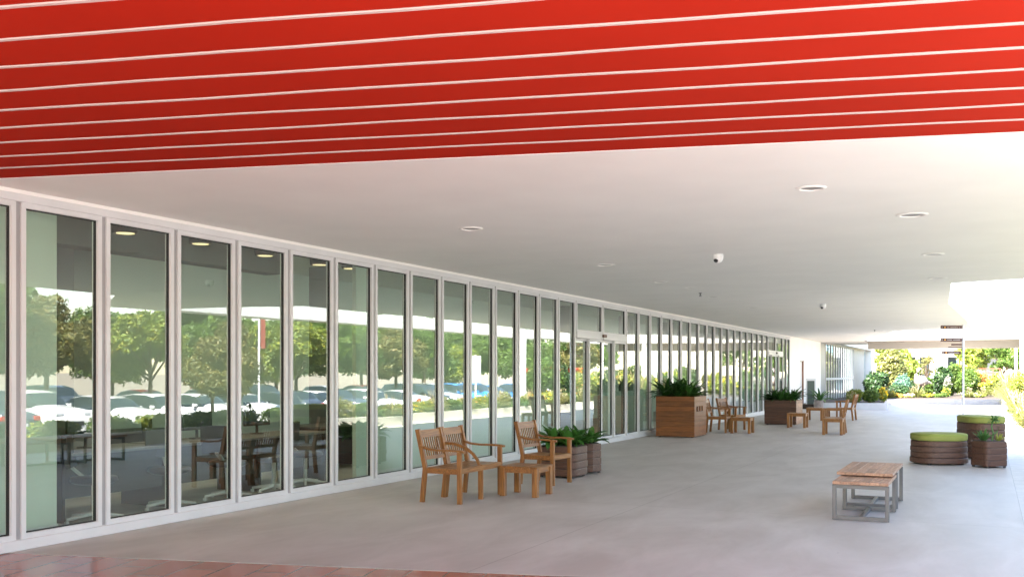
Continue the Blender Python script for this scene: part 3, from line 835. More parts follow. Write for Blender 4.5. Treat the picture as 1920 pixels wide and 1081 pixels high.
FLW = {'yellow': leaf("petal_yellow", (.75, .5, .02), (.9, .7, .05)), 'orange': leaf("petal_orange", (.75, .22, .04), (.85, .4, .12)),
       'white': leaf("petal_white", (.36, .34, .28), (.5, .47, .42)), 'pink': leaf("petal_pink", (.75, .4, .3), (.85, .6, .5))}

def shrub(lab, x, y, z, r, h, n, size, lm, seed, flower=None, nf=60, group=None, name="shrub", cat="shrub", blobs=None):
    t = thing(name, lab, cat, (x, y, z), 0, group); g = random.Random(seed)
    if blobs is None:
        blobs = [(0, 0, h*.5, r*.8, r*.8, h*.48)]
        for k in range(5):
            a = g.uniform(0, 6.28); blobs.append((math.cos(a)*r*.55, math.sin(a)*r*.55, h*g.uniform(.3, .78), r*.42, r*.42, h*.28))
    leaf_cloud("foliage", blobs, n, size, seed, lm, t)
    m = MB()
    for k in range(5):
        a = g.uniform(0, 6.28); m.tube([(0, 0, -.05), (math.cos(a)*r*.2, math.sin(a)*r*.2, h*.35), (math.cos(a)*r*.4, math.sin(a)*r*.4, h*.7)], [.03, .02, .008], 6)
    m.build("stem", M_bark, t)
    if flower: leaf_cloud("flowers", [(b[0], b[1], b[2] + b[5]*.25, b[3]*1.05, b[4]*1.05, b[5]) for b in blobs], nf, size * 1.5, seed + 1, FLW[flower], t, asp=1.0)
    return t
def grass_clump(lab, x, y, z, r, h, n, seed, lm, group=None, flower=None):
    t = thing("ornamental_grass", lab, "grass clump", (x, y, z), 0, group); g = random.Random(seed)
    m = MB()
    for i in range(n):
        az = g.uniform(0, 6.28)
        blade(m, (math.cos(az)*r*.35*g.random(), math.sin(az)*r*.35*g.random(), 0), az, h*g.uniform(.7, 1.25), .016*g.uniform(.7, 1.6), g.uniform(.8, 1.5), g.uniform(.4, 1.5), g, seg=4)
    m.build("blades", lm, t)
    m = MB()
    for i in range(int(n * .12)):
        az = g.uniform(0, 6.28); a = g.uniform(1.1, 1.5)
        p = Vector((math.cos(az)*math.cos(a), math.sin(az)*math.cos(a), math.sin(a))) * h * g.uniform(.9, 1.3)
        m.tube([(0, 0, 0), p * .6, p], [.003, .003, .002], 4, cap=False)
        m.tube([p, p * 1.08, p * 1.16], [.006, .012, .002], 5)
    m.build("seed_heads", leaf("seed_head_straw", (.45, .36, .2), (.62, .52, .34)), t)
    return t
def make_tree(lab, loc, h, cr, seed, lm, n=9000, lsz=.16, group=None, trunk_h=.35, lean=.0, name="tree"):
    t = thing(name, lab, "tree", loc, 0, group); g = random.Random(seed)
    m = MB(); top = Vector((lean, 0, h*.72))
    m.tube([(0, 0, -.1), (lean*.2, 0, h*.15), (lean*.5, .05, h*trunk_h), top], [h*.028, h*.022, h*.018, h*.006], 9)
    blobs = []
    for k in range(9):
        a = k * 2.4 + g.uniform(-.4, .4); rr = cr * g.uniform(.35, .78); z = h * g.uniform(.48, .86)
        e = Vector((math.cos(a)*rr + lean*.6, math.sin(a)*rr, z))
        st = Vector((lean*.5, .05, h*(trunk_h + .1*g.random())))
        m.tube([st, (st + e)/2 + Vector((0, 0, .1)), e], [h*.011, h*.008, h*.003], 6)
        s = cr * g.uniform(.3, .5); blobs.append((e.x, e.y, e.z, s, s, s*.75))
    blobs.append((lean, 0, h*.84, cr*.42, cr*.42, h*.15))
    m.build("trunk", M_bark, t)
    leaf_cloud("crown", blobs, n, lsz, seed, lm, t)
    return t

# ------------------------------------------------------------------ far garden
def wall_piece(name, lab, poly, z0, z1, m_, cat="planter wall"):
    m = MB(); m.prism(poly, z0, z1); o = m.build(name, m_); tag(o, lab, cat); return o
M_curb = mat("pale_render_wall", (.55, .54, .55), .75, noise=.05, nscale=3)
wall_piece("planter_wall", "low pale grey planter wall left of the garden in shade", [(1.3, 46.0), (3.95, 46.8), (4.0, 47.05), (1.25, 46.25)], 0, .30, M_curb)
wall_piece("planter_wall", "low white planter wall across the sunlit garden front", [(2.9, 55.3), (8.61, 57.6), (8.61, 57.92), (2.85, 55.6)], 0, .26, M_curb)
wall_piece("planter_wall", "long low planter wall along the outer side of the sunny path", [(9.2, 7.6), (9.32, 7.6), (9.32, 23), (8.74, 23.12), (8.74, 58), (8.62, 58), (8.62, 23), (9.2, 22.88)], -.7, .30, mat("kerb_cream", (.55, .53, .46), .8, noise=.06, nscale=4))
m = MB(); m.box(8.744, 9.316, 23.2, 58, -.6, .20); struct("border_soil", m, M_soil)
m = MB(); m.prism([(0.2, 46.3), (3.95, 47.1), (2.9, 55.3), (.2, 55.3)], 0.001, .22); struct("garden_bed", m, M_soil)
m = MB(); m.prism([(0.2, 55.62), (2.85, 55.62), (8.3, 57.82), (8.6, 58.01), (9.15, 58.01), (9.15, 78), (.2, 78)], 0.001, .20); struct("flower_bed", m, M_soil)
NW = ["zeroth", "first", "second", "third", "fourth", "fifth", "sixth", "seventh", "eighth", "ninth", "tenth", "eleventh", "twelfth", "thirteenth", "fourteenth", "fifteenth", "sixteenth", "seventeenth", "eighteenth", "nineteenth", "twentieth", "twenty-first", "twenty-second", "twenty-third", "twenty-fourth", "twenty-fifth", "twenty-sixth"]
def numw(i): return NW[i]
def gp(px, Z): return at(px, Z)
SEED = [100]
def sb(lab, px, Z, wpx, toppy, lm, n=2600, size=.09, **k):
    """shrub: centre pixel, depth, half width in px, top pixel row"""
    SEED[0] += 1
    x, y = gp(px, Z); r = wpx * Z / F; h = max(.22, 1.6 + (700 - toppy) * Z / F - .2)
    return shrub(lab, x, y, .2, r, h, n, size, lm, SEED[0], **k)
sb("round yellow-green mound shrub at the left end of the planter", 1602, 47.5, 16, 730, L_yel, 2600, .07)
sb("low green mound shrub next to the yellow-green one", 1632, 47.6, 17, 729, L_mid, 2600, .07)
sb("small bright yellow flower bush beside the green mound", 1656, 48.6, 8, 727, L_yel, 1400, .07, flower='yellow', nf=380)
sb("dark broad shrub in front of the white garden column", 1641, 60, 26, 697, L_dark, 4200, .13)
sb("large pale golden-green bush rising to the ceiling line", 1672, 66, 33, 657, L_pale, 7500, .16)
sb("second golden-green bush leaning right of the large pale one", 1700, 68, 26, 676, L_yel, 5200, .15)
sb("rounded blue-green shrub in the middle of the garden", 1690, 60.5, 17, 703, L_blue, 3200, .10)
sb("dark green shrub under the blue-green one", 1682, 59.4, 28, 722, L_dark, 3600, .11)
sb("yellow flowering low bush behind the front wall", 1668, 57.4, 14, 733, L_yel, 2000, .08, flower='yellow', nf=420)
sb("orange flowering low bush behind the front wall", 1685, 57.6, 9, 738, L_yel, 1200, .08, flower='orange', nf=460)
sb("peach coloured flower patch in front of the sculpture", 1704, 58.2, 12, 744, L_yel, 900, .07, flower='pink', nf=420)
sb("low yellow-green bush directly right of the sculpture", 1738, 58.4, 14, 739, L_yel, 2200, .08, flower='yellow', nf=140)
sb("low green clipped bush in front of the dark conifer", 1760, 58.8, 14, 738, L_mid, 2200, .08)
sb("tall dark spiky conifer shrub in front of the white building", 1766, 63, 17, 686, L_dark, 5200, .13)
sb("dark upright shrub between the conifer and the signpost", 1786, 64, 14, 683, L_mid, 4200, .12)
sb("white flowering bush between the dark shrubs", 1777, 61.6, 8, 709, L_mid, 1000, .09, flower='white', nf=420)
sb("yellow daisy clump in front of the dark shrubs", 1775, 59.6, 10, 729, L_mid, 1200, .08, flower='yellow', nf=120)
sb("broad green hedge block behind the signpost", 1815, 61.5, 20, 692, L_mid, 6500, .10)
sb("yellow-green bush above the hedge block", 1822, 66, 16, 686, L_yel, 3200, .12)
sb("low golden edging plant right of the signpost", 1826, 58.9, 22, 745, L_yel, 2200, .07, flower='white', nf=120)
sb("bright yellow-green bush right of the hedge block", 1848, 62, 17, 718, L_yel, 3600, .10, flower='yellow', nf=240)
sb("orange leaved bush in front of the red rail", 1845, 66, 12, 702, L_olive, 2000, .10, flower='orange', nf=900)
sb("large golden bush at the right end of the garden", 1870, 60.5, 22, 702, L_yel, 5200, .11, flower='yellow', nf=240)
sb("pale golden bush beyond the right end of the garden", 1898, 63, 24, 700, L_pale, 5200, .12)
for i, (px, Z, hh) in enumerate(((1668, 56.9, .5), (1721, 58.4, .62), (1713, 58.6, .5), (1657, 57.2, .5), (1596, 46.8, .42), (1818, 58.4, .42), (1842, 58.8, .5))):
    x, y = gp(px, Z)
    grass_clump(["wispy grass tuft before the yellow flowers", "tall arching grass at the foot of the sculpture", "short grass tuft left of the sculpture", "thin grass tuft at the corner of the front wall",
                 "grass tuft on the left end planter", "straw grass tuft beside the signpost foot", "straw grass tuft at the far right of the front wall"][i], x, y, .2, .3, hh, 120, 300 + i, L_pale, "ornamental grasses in the far garden")
sb("dark leafy shrub directly behind the garden sculpture", 1716, 65, 15, 712, L_dark, 3000, .12)
sb("mid green shrub behind the sculpture on its right", 1742, 66, 15, 708, L_mid, 3000, .12)
sb("feathery green shrub reaching up left of the signpost", 1798, 67, 12, 682, L_yel, 2600, .12)
# sculpture: bulbous white fruit-like body on a stalk with two leaves
x, y = gp(1727, 60)
t = thing("garden_sculpture", "rounded white garden sculpture with leaf-like top on slim legs", "sculpture", (x, y, .2), R(25.5))
M_sc = mat("sculpture_white", (.30, .24, .22), .5, noise=.05, nscale=4)
m = MB(); m.tube([(.42, 0, .78), (.34, 0, .86), (.15, 0, .93), (-.08, 0, .96), (-.25, 0, 1.05), (-.34, 0, 1.18)], [.03, .16, .31, .35, .26, .10], 20); m.build("body", M_sc, t)
m = MB(); m.tube([(-.30, 0, 1.12), (-.30, 0, 1.35), (-.20, 0, 1.58), (-.10, 0, 1.72), (-.04, 0, 1.70), (.02, 0, 1.60)], [.12, .085, .07, .075, .06, .015], 12); m.build("neck", M_sc, t)
m = MB(); m.tube([(.36, 0, .9), (.5, 0, .86), (.68, 0, .78)], [.12, .08, .02], 10); m.build("tail", M_sc, t)
for sx in (-1, 1):
    m = MB(); m.tube([(sx*.16, 0, .66), (sx*.19, 0, .3), (sx*.16, 0, 0)], [.035, .022, .025], 8); m.build("leg", M_sc, t)
# white columns
def column(lab, px, Z, w, d=None, name="column", h=CZ - .002, m_=M_white, z0=0.0, group=None):
    x, y = at(px, Z); t = thing(name, lab, "column", (x, y, z0), 0, group)
    m = MB(); m.bbox(-w/2, w/2, -(d or w)/2, (d or w)/2, .06, h - z0, .01); m.build("shaft", m_, t)
    m = MB(); m.bbox(-w/2 - .02, w/2 + .02, -(d or w)/2 - .02, (d or w)/2 + .02, 0, .059, .005); m.build("base", m_, t)
column("square white column at the end of the beige wall", 1629, 71.5, .42)
column("slim white post nearest the right edge of the photo", 1917, 47.5, .22, group="white posts at the right edge")
column("thin white post left of the one at the right edge", 1904.5, 52.0, .12, group="white posts at the right edge")
# mirrored-side columns (seen in the glass)
for (xx, yy, lab) in ((11.2, 41.5, "round white column in the planted bed seen in the glass right of the bench"), (11.2, 62.0, "far round white column beside the court"), (11.2, 52.0, "round white column at the corner of the light court")):
    t = thing("round_column", lab, "column", (xx, yy, 0), 0, "round white columns outside the walkway")
    m = MB(); m.lathe([(.26, 0), (.26, CZ - .01)], n=28); m.build("shaft", M_white, t)
    m = MB(); m.lathe([(.30, 0), (.30, .08), (.27, .1)], n=28, cap=False); m.build("base", M_curb, t)
# background buildings
x0, y0_ = at(1700, 92)
t = thing("white_building", "white building with wide beam and dark glazed openings beyond the garden", "building", (x0, y0_, 0), R(25.5))
k = 92 / F
def bx(mb_, pa, pb, ya, yb, da=0, db_=.5):
    mb_.box((pa-1700)*k, (pb-1700)*k, da, db_, 1.6+(700-yb)*k, 1.6+(700-ya)*k)
M_bw = mat("white_facade", (.72, .72, .72), .7)
m = MB(); bx(m, 1680, 1795, 600, 669, -.1, .8); m.build("beam", M_bw, t)
m = MB(); bx(m, 1746, 1776, 669.2, 732, -.1, .8); m.build("wall", M_bw, t)
for pa in (1697, 1720):
    m = MB(); bx(m, pa, pa + 4, 669.2, 732, -.05, .2); m.build("column", M_bw, t)
M_dg = mat("dark_blue_glass", (.03, .04, .04), .35, spec=.15)
for pa, pb in ((1680, 1696.8), (1701.2, 1719.8), (1724.2, 1745.8), (1776.2, 1796)):
    m = MB(); bx(m, pa, pb, 669.2, 718, .3, .4); m.build("window", M_dg, t)
m = MB(); bx(m, 1680, 1746, 718.2, 732, .1, .5); m.build("plinth", M_curb, t)
m = MB(); bx(m, 1790, 1806, 630, 668, .9, 1.4); bx(m, 1796.2, 1806, 668, 732, .9, 1.4); m.build("blue_wing", mat("pale_blue_panel", (.35, .5, .58), .4), t)
x0, y0_ = at(1848, 98); k = 98 / F
t = thing("grey_building", "grey building with projecting blue glazed box beyond the garden on the right", "building", (x0, y0_, 0), R(25.5))
def bx2(mb_, pa, pb, ya, yb, da, db_): mb_.box((pa-1848)*k, (pb-1848)*k, da, db_, 1.6+(700-yb)*k, 1.6+(700-ya)*k)
m = MB(); bx2(m, 1826, 1878, 667, 730, .5, 3); m.build("wall", mat("grey_facade", (.30, .30, .31), .8), t)
m = MB(); bx2(m, 1828, 1872, 663, 666.8, -1.2, 2); m.build("canopy", M_alud, t)
m = MB(); bx2(m, 1834, 1858, 640, 662.8, -.5, 2); m.build("glazed_box", mat("blue_glazing", (.22, .42, .55), .15), t)
m = MB(); bx2(m, 1858.2, 1872, 650, 662.8, -.3, 2); m.build("upper_wall", M_bw, t)
# red rail frame
x, y = at(1855, 70)
t = thing("garden_trellis", "low red painted garden trellis behind the yellow bushes", "trellis", (x, y, .2), R(25.5))
M_rr = mat("red_paint_rail", (.55, .08, .05), .5)
m = MB(); m.bar((-.75, 0, 1.75), (.75, 0, 1.75), .08, .07); m.bar((-.75, 0, 1.45), (.75, 0, 1.45), .05, .05); m.build("rail", M_rr, t)
for xx in (-.75, -.25, .25, .75):
    m = MB(); m.bar((xx, 0, 0), (xx, 0, 1.71), .06, .06, up=(0, 1, 0)); m.build("post", M_rr, t)
# garden trees
gt = [(1668, 84, 4.5, "pale green tree rising behind the golden bush"), (1737, 78, 3.4, "thin branching tree in front of the glazed white building"),
      (1880, 82, 4.2, "leafy tree at the right behind the golden bushes"), (1905, 90, 5.2, "tall pale tree behind the white posts at right"), (1824, 86, 4.4, "light green palm-like tree between the two far buildings"),
      (1800, 110, 6, "far green tree rising behind the white building"), (1940, 76, 5.2, "broad green tree just outside the right edge")]
for i, (px, Z, h, lab) in enumerate(gt):
    x, y = at(px, Z)
    make_tree(lab, (x, y, 0), h, h * (.34 if i != 1 else .25), 500 + i, [L_yel, L_olive, L_mid, L_pale, L_yel, L_mid, L_mid][i], 4200 if i != 1 else 350, .17, "trees beyond the garden", trunk_h=.3)

# ------------------------------------------------------------------ planted bed at the right
g = random.Random(77); LM = [L_yel, L_pale, L_mid, L_yel]
desc = ["bright yellow-green", "pale golden", "mid green", "lime coloured"]
k = 0
y = 24.2
while y < 56 and k < 25:
    k += 1
    tall = y > 43
    h = g.uniform(1.1, 1.6) if tall else g.uniform(.45, .72); r_ = g.uniform(.45, .6)
    li = k % 4
    shrub("%s wild shrub, %s from the near end of the bright bed beside the path" % (desc[li], numw(k)), 9.12 + g.uniform(-.08, .15), y, .18, r_, h, 2600, .06, LM[li], 700 + k, flower=['yellow', 'white', None, 'orange'][li], nf=110, group="wild shrubs in the bed along the path")
    if k % 2 == 0:
        grass_clump("straw coloured grass clump overhanging the path, %s from the near end" % numw(k // 2), 8.86, y + .6, .2, .25, .62 if not tall else 1.1, 130, 800 + k, L_pale, "grass clumps overhanging the path")
    y += g.uniform(1.1, 1.5)
for i in range(11):
    yy = 44 + i * 2.6
    shrub("tall shrub behind the wild bed, %s from the near end" % numw(i + 1), 11.3 + g.uniform(-.2, .4), yy, .1, 1.05, g.uniform(1.5, 2.2), 3600, .11, [L_mid, L_dark, L_yel][i % 3], 900 + i, group="tall shrubs behind the wild bed")
# low hedge in the nearer part (seen in the window reflections)
for i in range(1, 25):
    yy = 7.4 + i * 1.5
    shrub("low green verge shrub, %s in the row reflected in the window wall" % numw(i), 9.95 + g.uniform(-.1, .1), yy, .18, .62, g.uniform(.34, .46), 1500, .07, [L_mid, L_yel][i % 2], 1000 + i, flower='white' if i % 3 == 0 else None, nf=60, group="low verge shrubs")

# ------------------------------------------------------------------ car park: cars
def car_mesh(L, W, Hh, kind):
    """stations from tail (x=-L/2) to nose (x=L/2). returns dict of MBs"""
    hw = W / 2
    if kind == 'sedan':
        top = [(-.5, .72), (-.485, .92), (-.40, 1.00), (-.33, 1.05), (-.20, 1.36), (-.08, 1.45), (.05, 1.44), (.13, 1.36), (.25, 1.02), (.33, .97), (.43, .88), (.485, .74), (.5, .55)]
        gl = (3, 8)
    elif kind == 'suv':
        top = [(-.5, .9), (-.49, 1.08), (-.47, 1.15), (-.44, 1.25), (-.37, 1.60), (-.15, 1.68), (.03, 1.67), (.11, 1.58), (.23, 1.14), (.31, 1.08), (.43, 1.0), (.485, .85), (.5, .6)]
        gl = (3, 8)
    else:
        top = [(-.5, .78), (-.49, .95), (-.47, 1.00), (-.43, 1.10), (-.33, 1.42), (-.15, 1.50), (.03, 1.49), (.12, 1.40), (.26, 1.04), (.33, .98), (.43, .90), (.485, .76), (.5, .58)]
        gl = (3, 8)
    belt = .62 * 1.45 if kind != 'suv' else 1.05
    rings = []
    for i, (u, zt) in enumerate(top):
        x = u * L; zb = .22
        e = 1 - .32 * max(0, abs(u) - .40) / .10 * .5
        w = hw * e
        zbelt = min(zt - .02, belt)
        green = gl[0] <= i <= gl[1]
        wt = w * (.78 if green else .90)
        rings.append([(x, -w*.93, zb), (x, -w, .45), (x, -w*.985, .7 if zbelt > .72 else zbelt*.85), (x, -w*.94, zbelt), (x, -wt, zt - .03), (x, -wt*.75, zt + .012), (x, 0, zt + .025),
                      (x, wt*.75, zt + .012), (x, wt, zt - .03), (x, w*.94, zbelt), (x, w*.985, .7 if zbelt > .72 else zbelt*.85), (x, w, .45), (x, w*.93, zb)])
    body = MB(); win = MB(); ws = MB(); rw = MB()
    n = 13
    bf, wf, sf, rf = [], [], [], []
    for k in range(len(rings) - 1):
        for i in range(n - 1):
            q = (k*n+i, k*n+i+1, (k+1)*n+i+1, (k+1)*n+i)
            side = i in (3, 8)
            topf = i in (4, 5, 6, 7)
            if side and gl[0] <= k < gl[1]: wf.append(q)
            elif topf and k == 7: sf.append(q)
            elif topf and k == 3: rf.append(q)
            else: bf.append(q)
    V = [p for r_ in rings for p in r_]
    body.add(V, bf, True)
    body.add(rings[0], [tuple(range(n))]); body.add(rings[-1], [tuple(reversed(range(n)))])
    for m_, fs in ((win, wf), (ws, sf), (rw, rf)): m_.add(V, fs, False)
    # underside
    return body, win, ws, rw, rings
M_cg = mat("car_glass", (.03, .045, .05), .05, spec=.9)
M_tyre = mat("tyre_rubber", (.02, .02, .02), .8); M_rim = mat("rim_alloy", (.45, .45, .46), .3, metal=.7)
M_hl = mat("headlight_lens", (.75, .78, .8), .1); M_tl = mat("taillight_red", (.5, .02, .02), .2)
def make_car(kind, paint, L=4.5, W=1.8):
    t = thing("parked_car", "", "car", (0, 0, -50), 0, "cars parked in the car park reflected in the glass")
    b, w, s, r_, rings = car_mesh(L, W, 1.45, kind)
    body = b.build("body", paint, t); w.build("side_window", M_cg, t); s.build("windshield", M_cg, t); r_.build("rear_window", M_cg, t)
    for xx in (-.31 * L, .32 * L):
        for sy in (-1, 1):
            m = MB(); R0 = .33; y_ = sy * (W/2 - .08)
            n = 22; rs = []
            for (rad, yy) in ((R0*.9, -.11), (R0, -.09), (R0, .09), (R0*.9, .11)):
                rs.append([(xx + rad*math.cos(2*math.pi*q/n), y_ + yy*sy, R0 + rad*math.sin(2*math.pi*q/n)) for q in range(n)])
            m.loft(rs, cap=True, smooth=False); wh = m.build("wheel", M_tyre, t)
            m = MB(); yo = y_ + sy * .112
            for q in range(5):
                a = 2*math.pi*q/5; m.bar((xx + .03*math.cos(a), yo, R0 + .03*math.sin(a)), (xx + .20*math.cos(a), yo, R0 + .20*math.sin(a)), .012, .07, up=(-math.sin(a), 0, math.cos(a)))
            m.loft([[(xx + rr*math.cos(2*math.pi*q/n), yo + sy*dy, R0 + rr*math.sin(2*math.pi*q/n)) for q in range(n)] for rr, dy in ((.20, .0), (.22, .006), (.235, .0))], cap=False)
            m.build("rim", M_rim, wh)
            m = MB(); # dark arch
            m.loft([[(xx + rr*math.cos(math.pi*q/14), sy*(W/2 + .002), R0 + rr*math.sin(math.pi*q/14)) for q in range(15)] for rr in (R0 + .005, R0 + .05)], cap=False, closed=False); m.build("wheel_arch", M_dark, t)
    zt = {'sedan': .68, 'suv': .86, 'hatch': .72}[kind]
    for sy in (-1, 1):
        m = MB(); m.bbox(.455*L, .492*L, sy*.62 - .17, sy*.62 + .17, zt - .06, zt + .06, .02); m.build("headlight", M_hl, t)
        m = MB(); m.bbox(-.503*L, -.470*L, sy*.66 - .14, sy*.66 + .14, zt + .02, zt + .18, .02); m.build("taillight", M_tl, t)
        m = MB(); m.bbox(.15*L, .19*L, sy*(W/2 + .05) - .09, sy*(W/2 + .05) + .09, .92 + (.14 if kind == 'suv' else 0), 1.05 + (.14 if kind == 'suv' else 0), .02); m.build("wing_mirror", paint, t)
    m = MB(); m.bbox(.47*L, .506*L, -.42, .42, .42, .58, .02); m.build("grille", M_dark, t)
    m = MB(); m.bbox(-.509*L, -.495*L, -.25, .25, .50, .61, .01); m.build("number_plate", M_hl, t)
    return t
def paintm(n_, c): return mat(n_, c, .22, coat=.6, spec=.6)
PW = paintm("paint_white", (.80, .80, .80)); PS = paintm("paint_silver", (.45, .46, .48)); PD = paintm("paint_dark_blue_grey", (.06, .08, .11)); PB = paintm("paint_blue", (.02, .20, .55)); PR = paintm("paint_maroon", (.20, .02, .02)); PK = paintm("paint_black", (.02, .02, .022))
protos = {}
def car_proto(kind, pk):
    key = (kind, pk.name)
    if key not in protos: protos[key] = [make_car(kind, pk, 4.7 if kind != 'hatch' else 4.1, 1.88 if kind == 'suv' else 1.8), False]
    return protos[key]
row1 = [('sedan', PW), ('suv', PW), ('sedan', PW), ('suv', PW), ('sedan', PD), ('suv', PW), ('sedan', PW), ('hatch', PW), ('sedan', PW), ('sedan', PW), ('hatch', PD), ('sedan', PW), ('hatch', PD), ('sedan', PW), ('sedan', PW), ('suv', PK), ('suv', PS), ('suv', PB), ('suv', PB), ('hatch', PB), ('suv', PB), ('sedan', PW), ('suv', PS), ('sedan', PD), ('sedan', PW)]
kn = {'sedan': 'saloon car', 'suv': 'tall estate car', 'hatch': 'small hatchback'}
def ordw(i): return numw(i + 1)
def place_car(kind, pk, x, y, rz, lab):
    p = car_proto(kind, pk)
    if not p[1]:
        p[0].location = (x, y, gz + .004); p[0].rotation_euler = (0, 0, rz); p[0]['label'] = lab; p[1] = True
    else: dup(p[0], (x, y, gz + .004), rz, lab)
g = random.Random(12)
for i, (kd, pk) in enumerate(row1):
    y = 12.4 + (i) * 2.75
    rev = i in (4, 10, 14, 20)
    cn = pk.name.replace("paint_", "").replace("_", " ")
    place_car(kd, pk, 24.3 + g.uniform(-.25, .25), y + g.uniform(-.15, .15), R(180 + g.uniform(-2, 2)) if not rev else R(g.uniform(-2, 2)),
              "%s %s parked %s from the left in the front reflected row" % (cn, kn[kd], ordw(i)))
row2 = [('suv', PS), ('sedan', PW), ('hatch', PK), ('sedan', PW), ('suv', PD), ('sedan', PR), ('sedan', PW), ('suv', PK), ('hatch', PS), ('sedan', PR), ('suv', PD), ('sedan', PS)]
for i, (kd, pk) in enumerate(row2):
    cn = pk.name.replace("paint_", "").replace("_", " ")
    place_car(kd, pk, 34.9 + g.uniform(-.2, .2), 14 + i * 5.5 + g.uniform(-.3, .3), R(180), "%s %s parked %s from the left in the back reflected row" % (cn, kn[kd], ordw(i)))

# car park trees
T0 = make_tree("round green car park tree, first from the left in the reflections", (29.5, 14, gz), 6.3, 2.7, 41, L_mid, 13000, .17, "car park trees reflected in the glass")
T1 = make_tree("olive brown car park tree, first of its colour from the left", (29.8, 31, gz), 5.9, 2.5, 42, L_olive, 12000, .16, "car park trees reflected in the glass")
T2 = make_tree("bright yellow-green car park tree, first of its colour from the left", (30.0, 37, gz), 5.6, 2.5, 43, L_yel, 12000, .16, "car park trees reflected in the glass")
T3 = make_tree("dark spreading tree behind the parked cars", (39.5, 12, gz), 7.0, 3.5, 44, L_mid, 15000, .22, "car park trees reflected in the glass")
g = random.Random(5)
spots = [(29.2, 18.5, 0), (29.6, 26, 0), (29.4, 43, 1), (29.6, 48, 2), (30, 53, 0), (29.3, 58.5, 1), (29.8, 64, 0), (30, 70, 2), (29.5, 76, 0), (30, 83, 0), (29.8, 92, 1), (30, 102, 0),
         (39.5, 20, 3), (38.8, 31, 3), (40, 36, 0), (39.2, 43, 3), (39.5, 51, 3), (40, 60, 3), (39.3, 70, 3), (40, 81, 3), (40, 92, 3), (48, 26, 3), (48, 44, 3), (48, 60, 3), (48, 78, 3), (48, 98, 3), (19.5, 30.5, 1)]
PT = [T0, T1, T2, T3]; cnt = [1, 1, 1, 1]; tn = ["round green", "olive brown", "bright yellow-green", "dark spreading"]
for (xx, yy, k) in spots:
    s = g.uniform(.82, 1.18)
    if (xx, yy) == (19.5, 30.5): s = .62
    if xx > 45: s *= 1.2
    dup(PT[k], (xx, yy, gz), g.uniform(0, 6.28), "%s car park tree, %s of its kind from the left in the reflections" % (tn[k], ordw(cnt[k])), scale=(s, s, s * g.uniform(.92, 1.1)))
    cnt[k] += 1
# parking sign, flag banners and kiosk seen in the glass
t = thing("parking_sign", "white twin panel parking sign on a post reflected in the glass above the bench", "sign", (14.6, 43.6, gz), 0)
m = MB(); m.tube([(0, 0, 0), (0, 0, 3.3)], .05, 10); m.build("post", M_joint, t)
for sy in (-1, 1):
    m = MB(); m.bbox(-.02, .02, sy*.30 - .26, sy*.30 + .26, 1.9, 3.25, .005); m.build("panel", mat("sign_panel_white", (.75, .78, .76), .5), t)
for i, (xx, yy, c_) in enumerate(((21, 35.0, 'red'),)):
    t = thing("banner_pole", "tall pole with %s banner reflected in the window wall" % c_, "banner", (xx, yy, gz), 0, "banner poles by the car park")
    m = MB(); m.tube([(0, 0, 0), (0, 0, 5.4)], .05, 10); m.build("pole", M_alu, t)
    m = MB(); m.bbox(-.01, .01, .07, .42, 3.5, 5.0, .004); m.build("banner", mat("banner_" + c_, {'red': (.45, .10, .07), 'blue': (.1, .3, .6), 'orange': (.7, .2, .06)}[c_], .7), t)
t = thing("kiosk", "white kiosk with red canopy roof reflected beside the entrance doors", "kiosk", (16.5, 57.0, gz), 0)
m = MB(); m.bbox(-1, 1, -1.6, 1.6, 0, 2.4, .02); m.build("wall", M_bw, t)
m = MB(); m.bbox(-1.4, 1.4, -2.0, 2.0, 2.401, 2.75, .08); m.build("roof", M_red, t)
m = MB(); m.bbox(-1.04, -1.001, -1.2, 1.2, 1.0, 2.0, .005); m.build("window", M_cg, t)

# ------------------------------------------------------------------ office behind the glass
M_desk = mat("desk_top_grey", (.16, .16, .155), .5)
def desk():
    t = thing("office_desk", "", "desk", (0, 0, 0), 0, "office desks behind the glass")
    m = MB(); m.bbox(-.4, .4, -.8, .8, .71, .74, .004); m.build("desktop", M_desk, t)
    for sy in (-1, 1):
        m = MB(); m.box(-.36, .36, sy*.74 - .02, sy*.74 + .02, 0, .709); m.build("side_panel", M_dark, t)
    m = MB(); m.box(.30, .32, -.71, .71, .25, .709); m.build("modesty_panel", M_screen, t)
    return t
def ochair():
    t = thing("office_chair", "", "office chair", (0, 0, 0), 0, "office chairs behind the glass")
    m = MB(); m.lathe([(.0, .42), (.2, .42), (.25, .45), (.24, .49), (.15, .505), (0, .505)], n=20); m.build("seat", M_dark, t)
    m = MB(); m.path([(-.22, 0, .60), (-.26, 0, .75), (-.27, 0, .95)], .42, .05, (0, 1, 0)); m.build("backrest", M_dark, t)
    m = MB(); m.tube([(0, 0, .1), (0, 0, .42)], .03, 10); m.bar((-.05, 0, .44), (-.25, 0, .62), .05, .03); m.build("column", M_alud, t)
    for k in range(5):
        a = k * 2 * math.pi / 5; m = MB(); m.tube([(0, 0, .1), (math.cos(a)*.3, math.sin(a)*.3, .06)], [.025, .016], 8)
        m.lathe([(.0, .0), (.025, .01), (.025, .04), (0, .05)], c=(math.cos(a)*.3, math.sin(a)*.3, 0), n=10); m.build("castor_leg", M_alu, t)
    return t
D0 = desk(); C0 = ochair()
dp = [(-1.35, 8.3), (-1.35, 10.0), (-1.35, 11.5), (-3.9, 8.8), (-3.9, 11.0), (-2.2, 14.0), (-2.2, 17.0)]
for i, (xx, yy) in enumerate(dp):
    lab = "dark office desk behind the glass, %s from the left" % ordw(i)
    if i == 0: D0.location = (xx, yy, 0); D0['label'] = lab
    else: dup(D0, (xx, yy, 0), 0, lab)
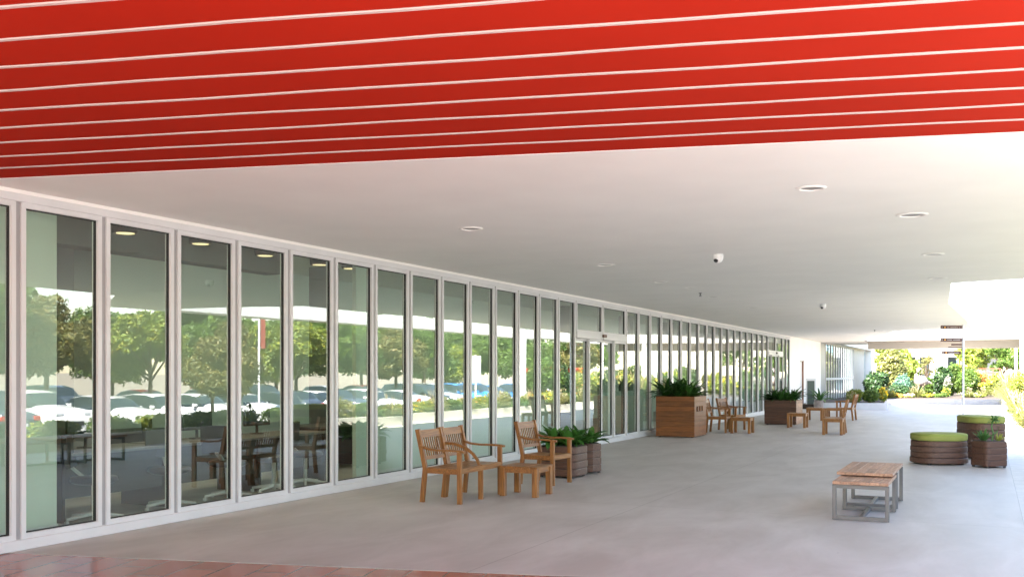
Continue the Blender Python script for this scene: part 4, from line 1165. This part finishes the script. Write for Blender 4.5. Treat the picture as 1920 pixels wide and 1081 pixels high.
cp_ = [(-.75, 7.75, 40), (-.8, 8.9, -30), (-.8, 9.9, 100), (-.75, 10.75, 200), (-.8, 11.5, 20), (-3.15, 9.0, 0), (-3.15, 11.2, 60)]
for i, (xx, yy, a) in enumerate(cp_):
    lab = "black office chair behind the glass, %s from the left" % ordw(i)
    if i == 0: C0.location = (xx, yy, 0); C0.rotation_euler = (0, 0, R(a)); C0['label'] = lab
    else: dup(C0, (xx, yy, 0), R(a), lab)
for i, (xx, yy) in enumerate(((-1.5, 8.3), (-1.5, 10.1), (-1.5, 11.3))):
    t = thing("monitor", "computer monitor on the %s dark office desk" % ordw(i), "monitor", (xx, yy, .74), 0, "monitors on the office desks")
    m = MB(); m.bbox(-.02, .02, -.27, .27, .12, .46, .005); m.build("screen", M_screen, t)
    m = MB(); m.lathe([(.1, 0), (.1, .012), (.02, .02), (.02, .13)], n=16); m.build("stand", M_dark, t)
M_lamp = bpy.data.materials.new("warm_lamp_lens"); M_lamp.use_nodes = True
_n = M_lamp.node_tree; _b = _n.nodes["Principled BSDF"]; _b.inputs["Emission Color"].default_value = (1.0, .72, .38, 1); _b.inputs["Emission Strength"].default_value = 0.16
sp = [(235, 438), (376, 458), (497, 480), (599, 497), (657, 504)]
for i, (px, py) in enumerate(sp):
    # on the plane x = -1.0 behind the glass
    u = (px - 960) / F; yy = (u * (-(-1.0 - 7.94) * SN) - (-1.0 - 7.94) * CS) / (SN - u * CS); Zc = (8.94) * SN + yy * CS
    zz = 1.6 + (700.3 - py) * Zc / F
    t = thing("hanging_spotlight", "lit black spotlight behind the glass, %s from the left" % ordw(i), "spotlight", (-1.0, yy, zz), 0, "black ceiling spotlights in the office")
    m = MB(); m.lathe([(.13, .0), (.14, .02), (.15, .17), (.0, .18)], n=24, cap=False); m.build("housing", M_dark, t)
    m = MB(); m.lathe([(.0, .021), (.105, .02), (.11, .012), (.132, .002)], n=24, cap=False); m.build("reflector", M_dark, t)
    m = MB(); m.lathe([(.10, .0), (.10, .015), (0, .016)], n=24, cap=True); m.build("lens", M_lamp, t)
    ld = bpy.data.lights.new("spotlight_lamp", 'SPOT'); ld.energy = 6; ld.color = (1, .8, .55); ld.spot_size = R(120); ld.spot_blend = .6; ld.shadow_soft_size = .08
    lo = bpy.data.objects.new("spotlight_lamp", ld); COL.objects.link(lo); lo.parent = t; lo.location = (0, 0, -.02)
    m = MB(); m.box(-.2, .2, -.2, .2, .18, .23); m.tube([(0, 0, .2), (0, 0, max(.25, 3.6 - zz))], .04, 10); m.build("mounting_box", M_dark, t)
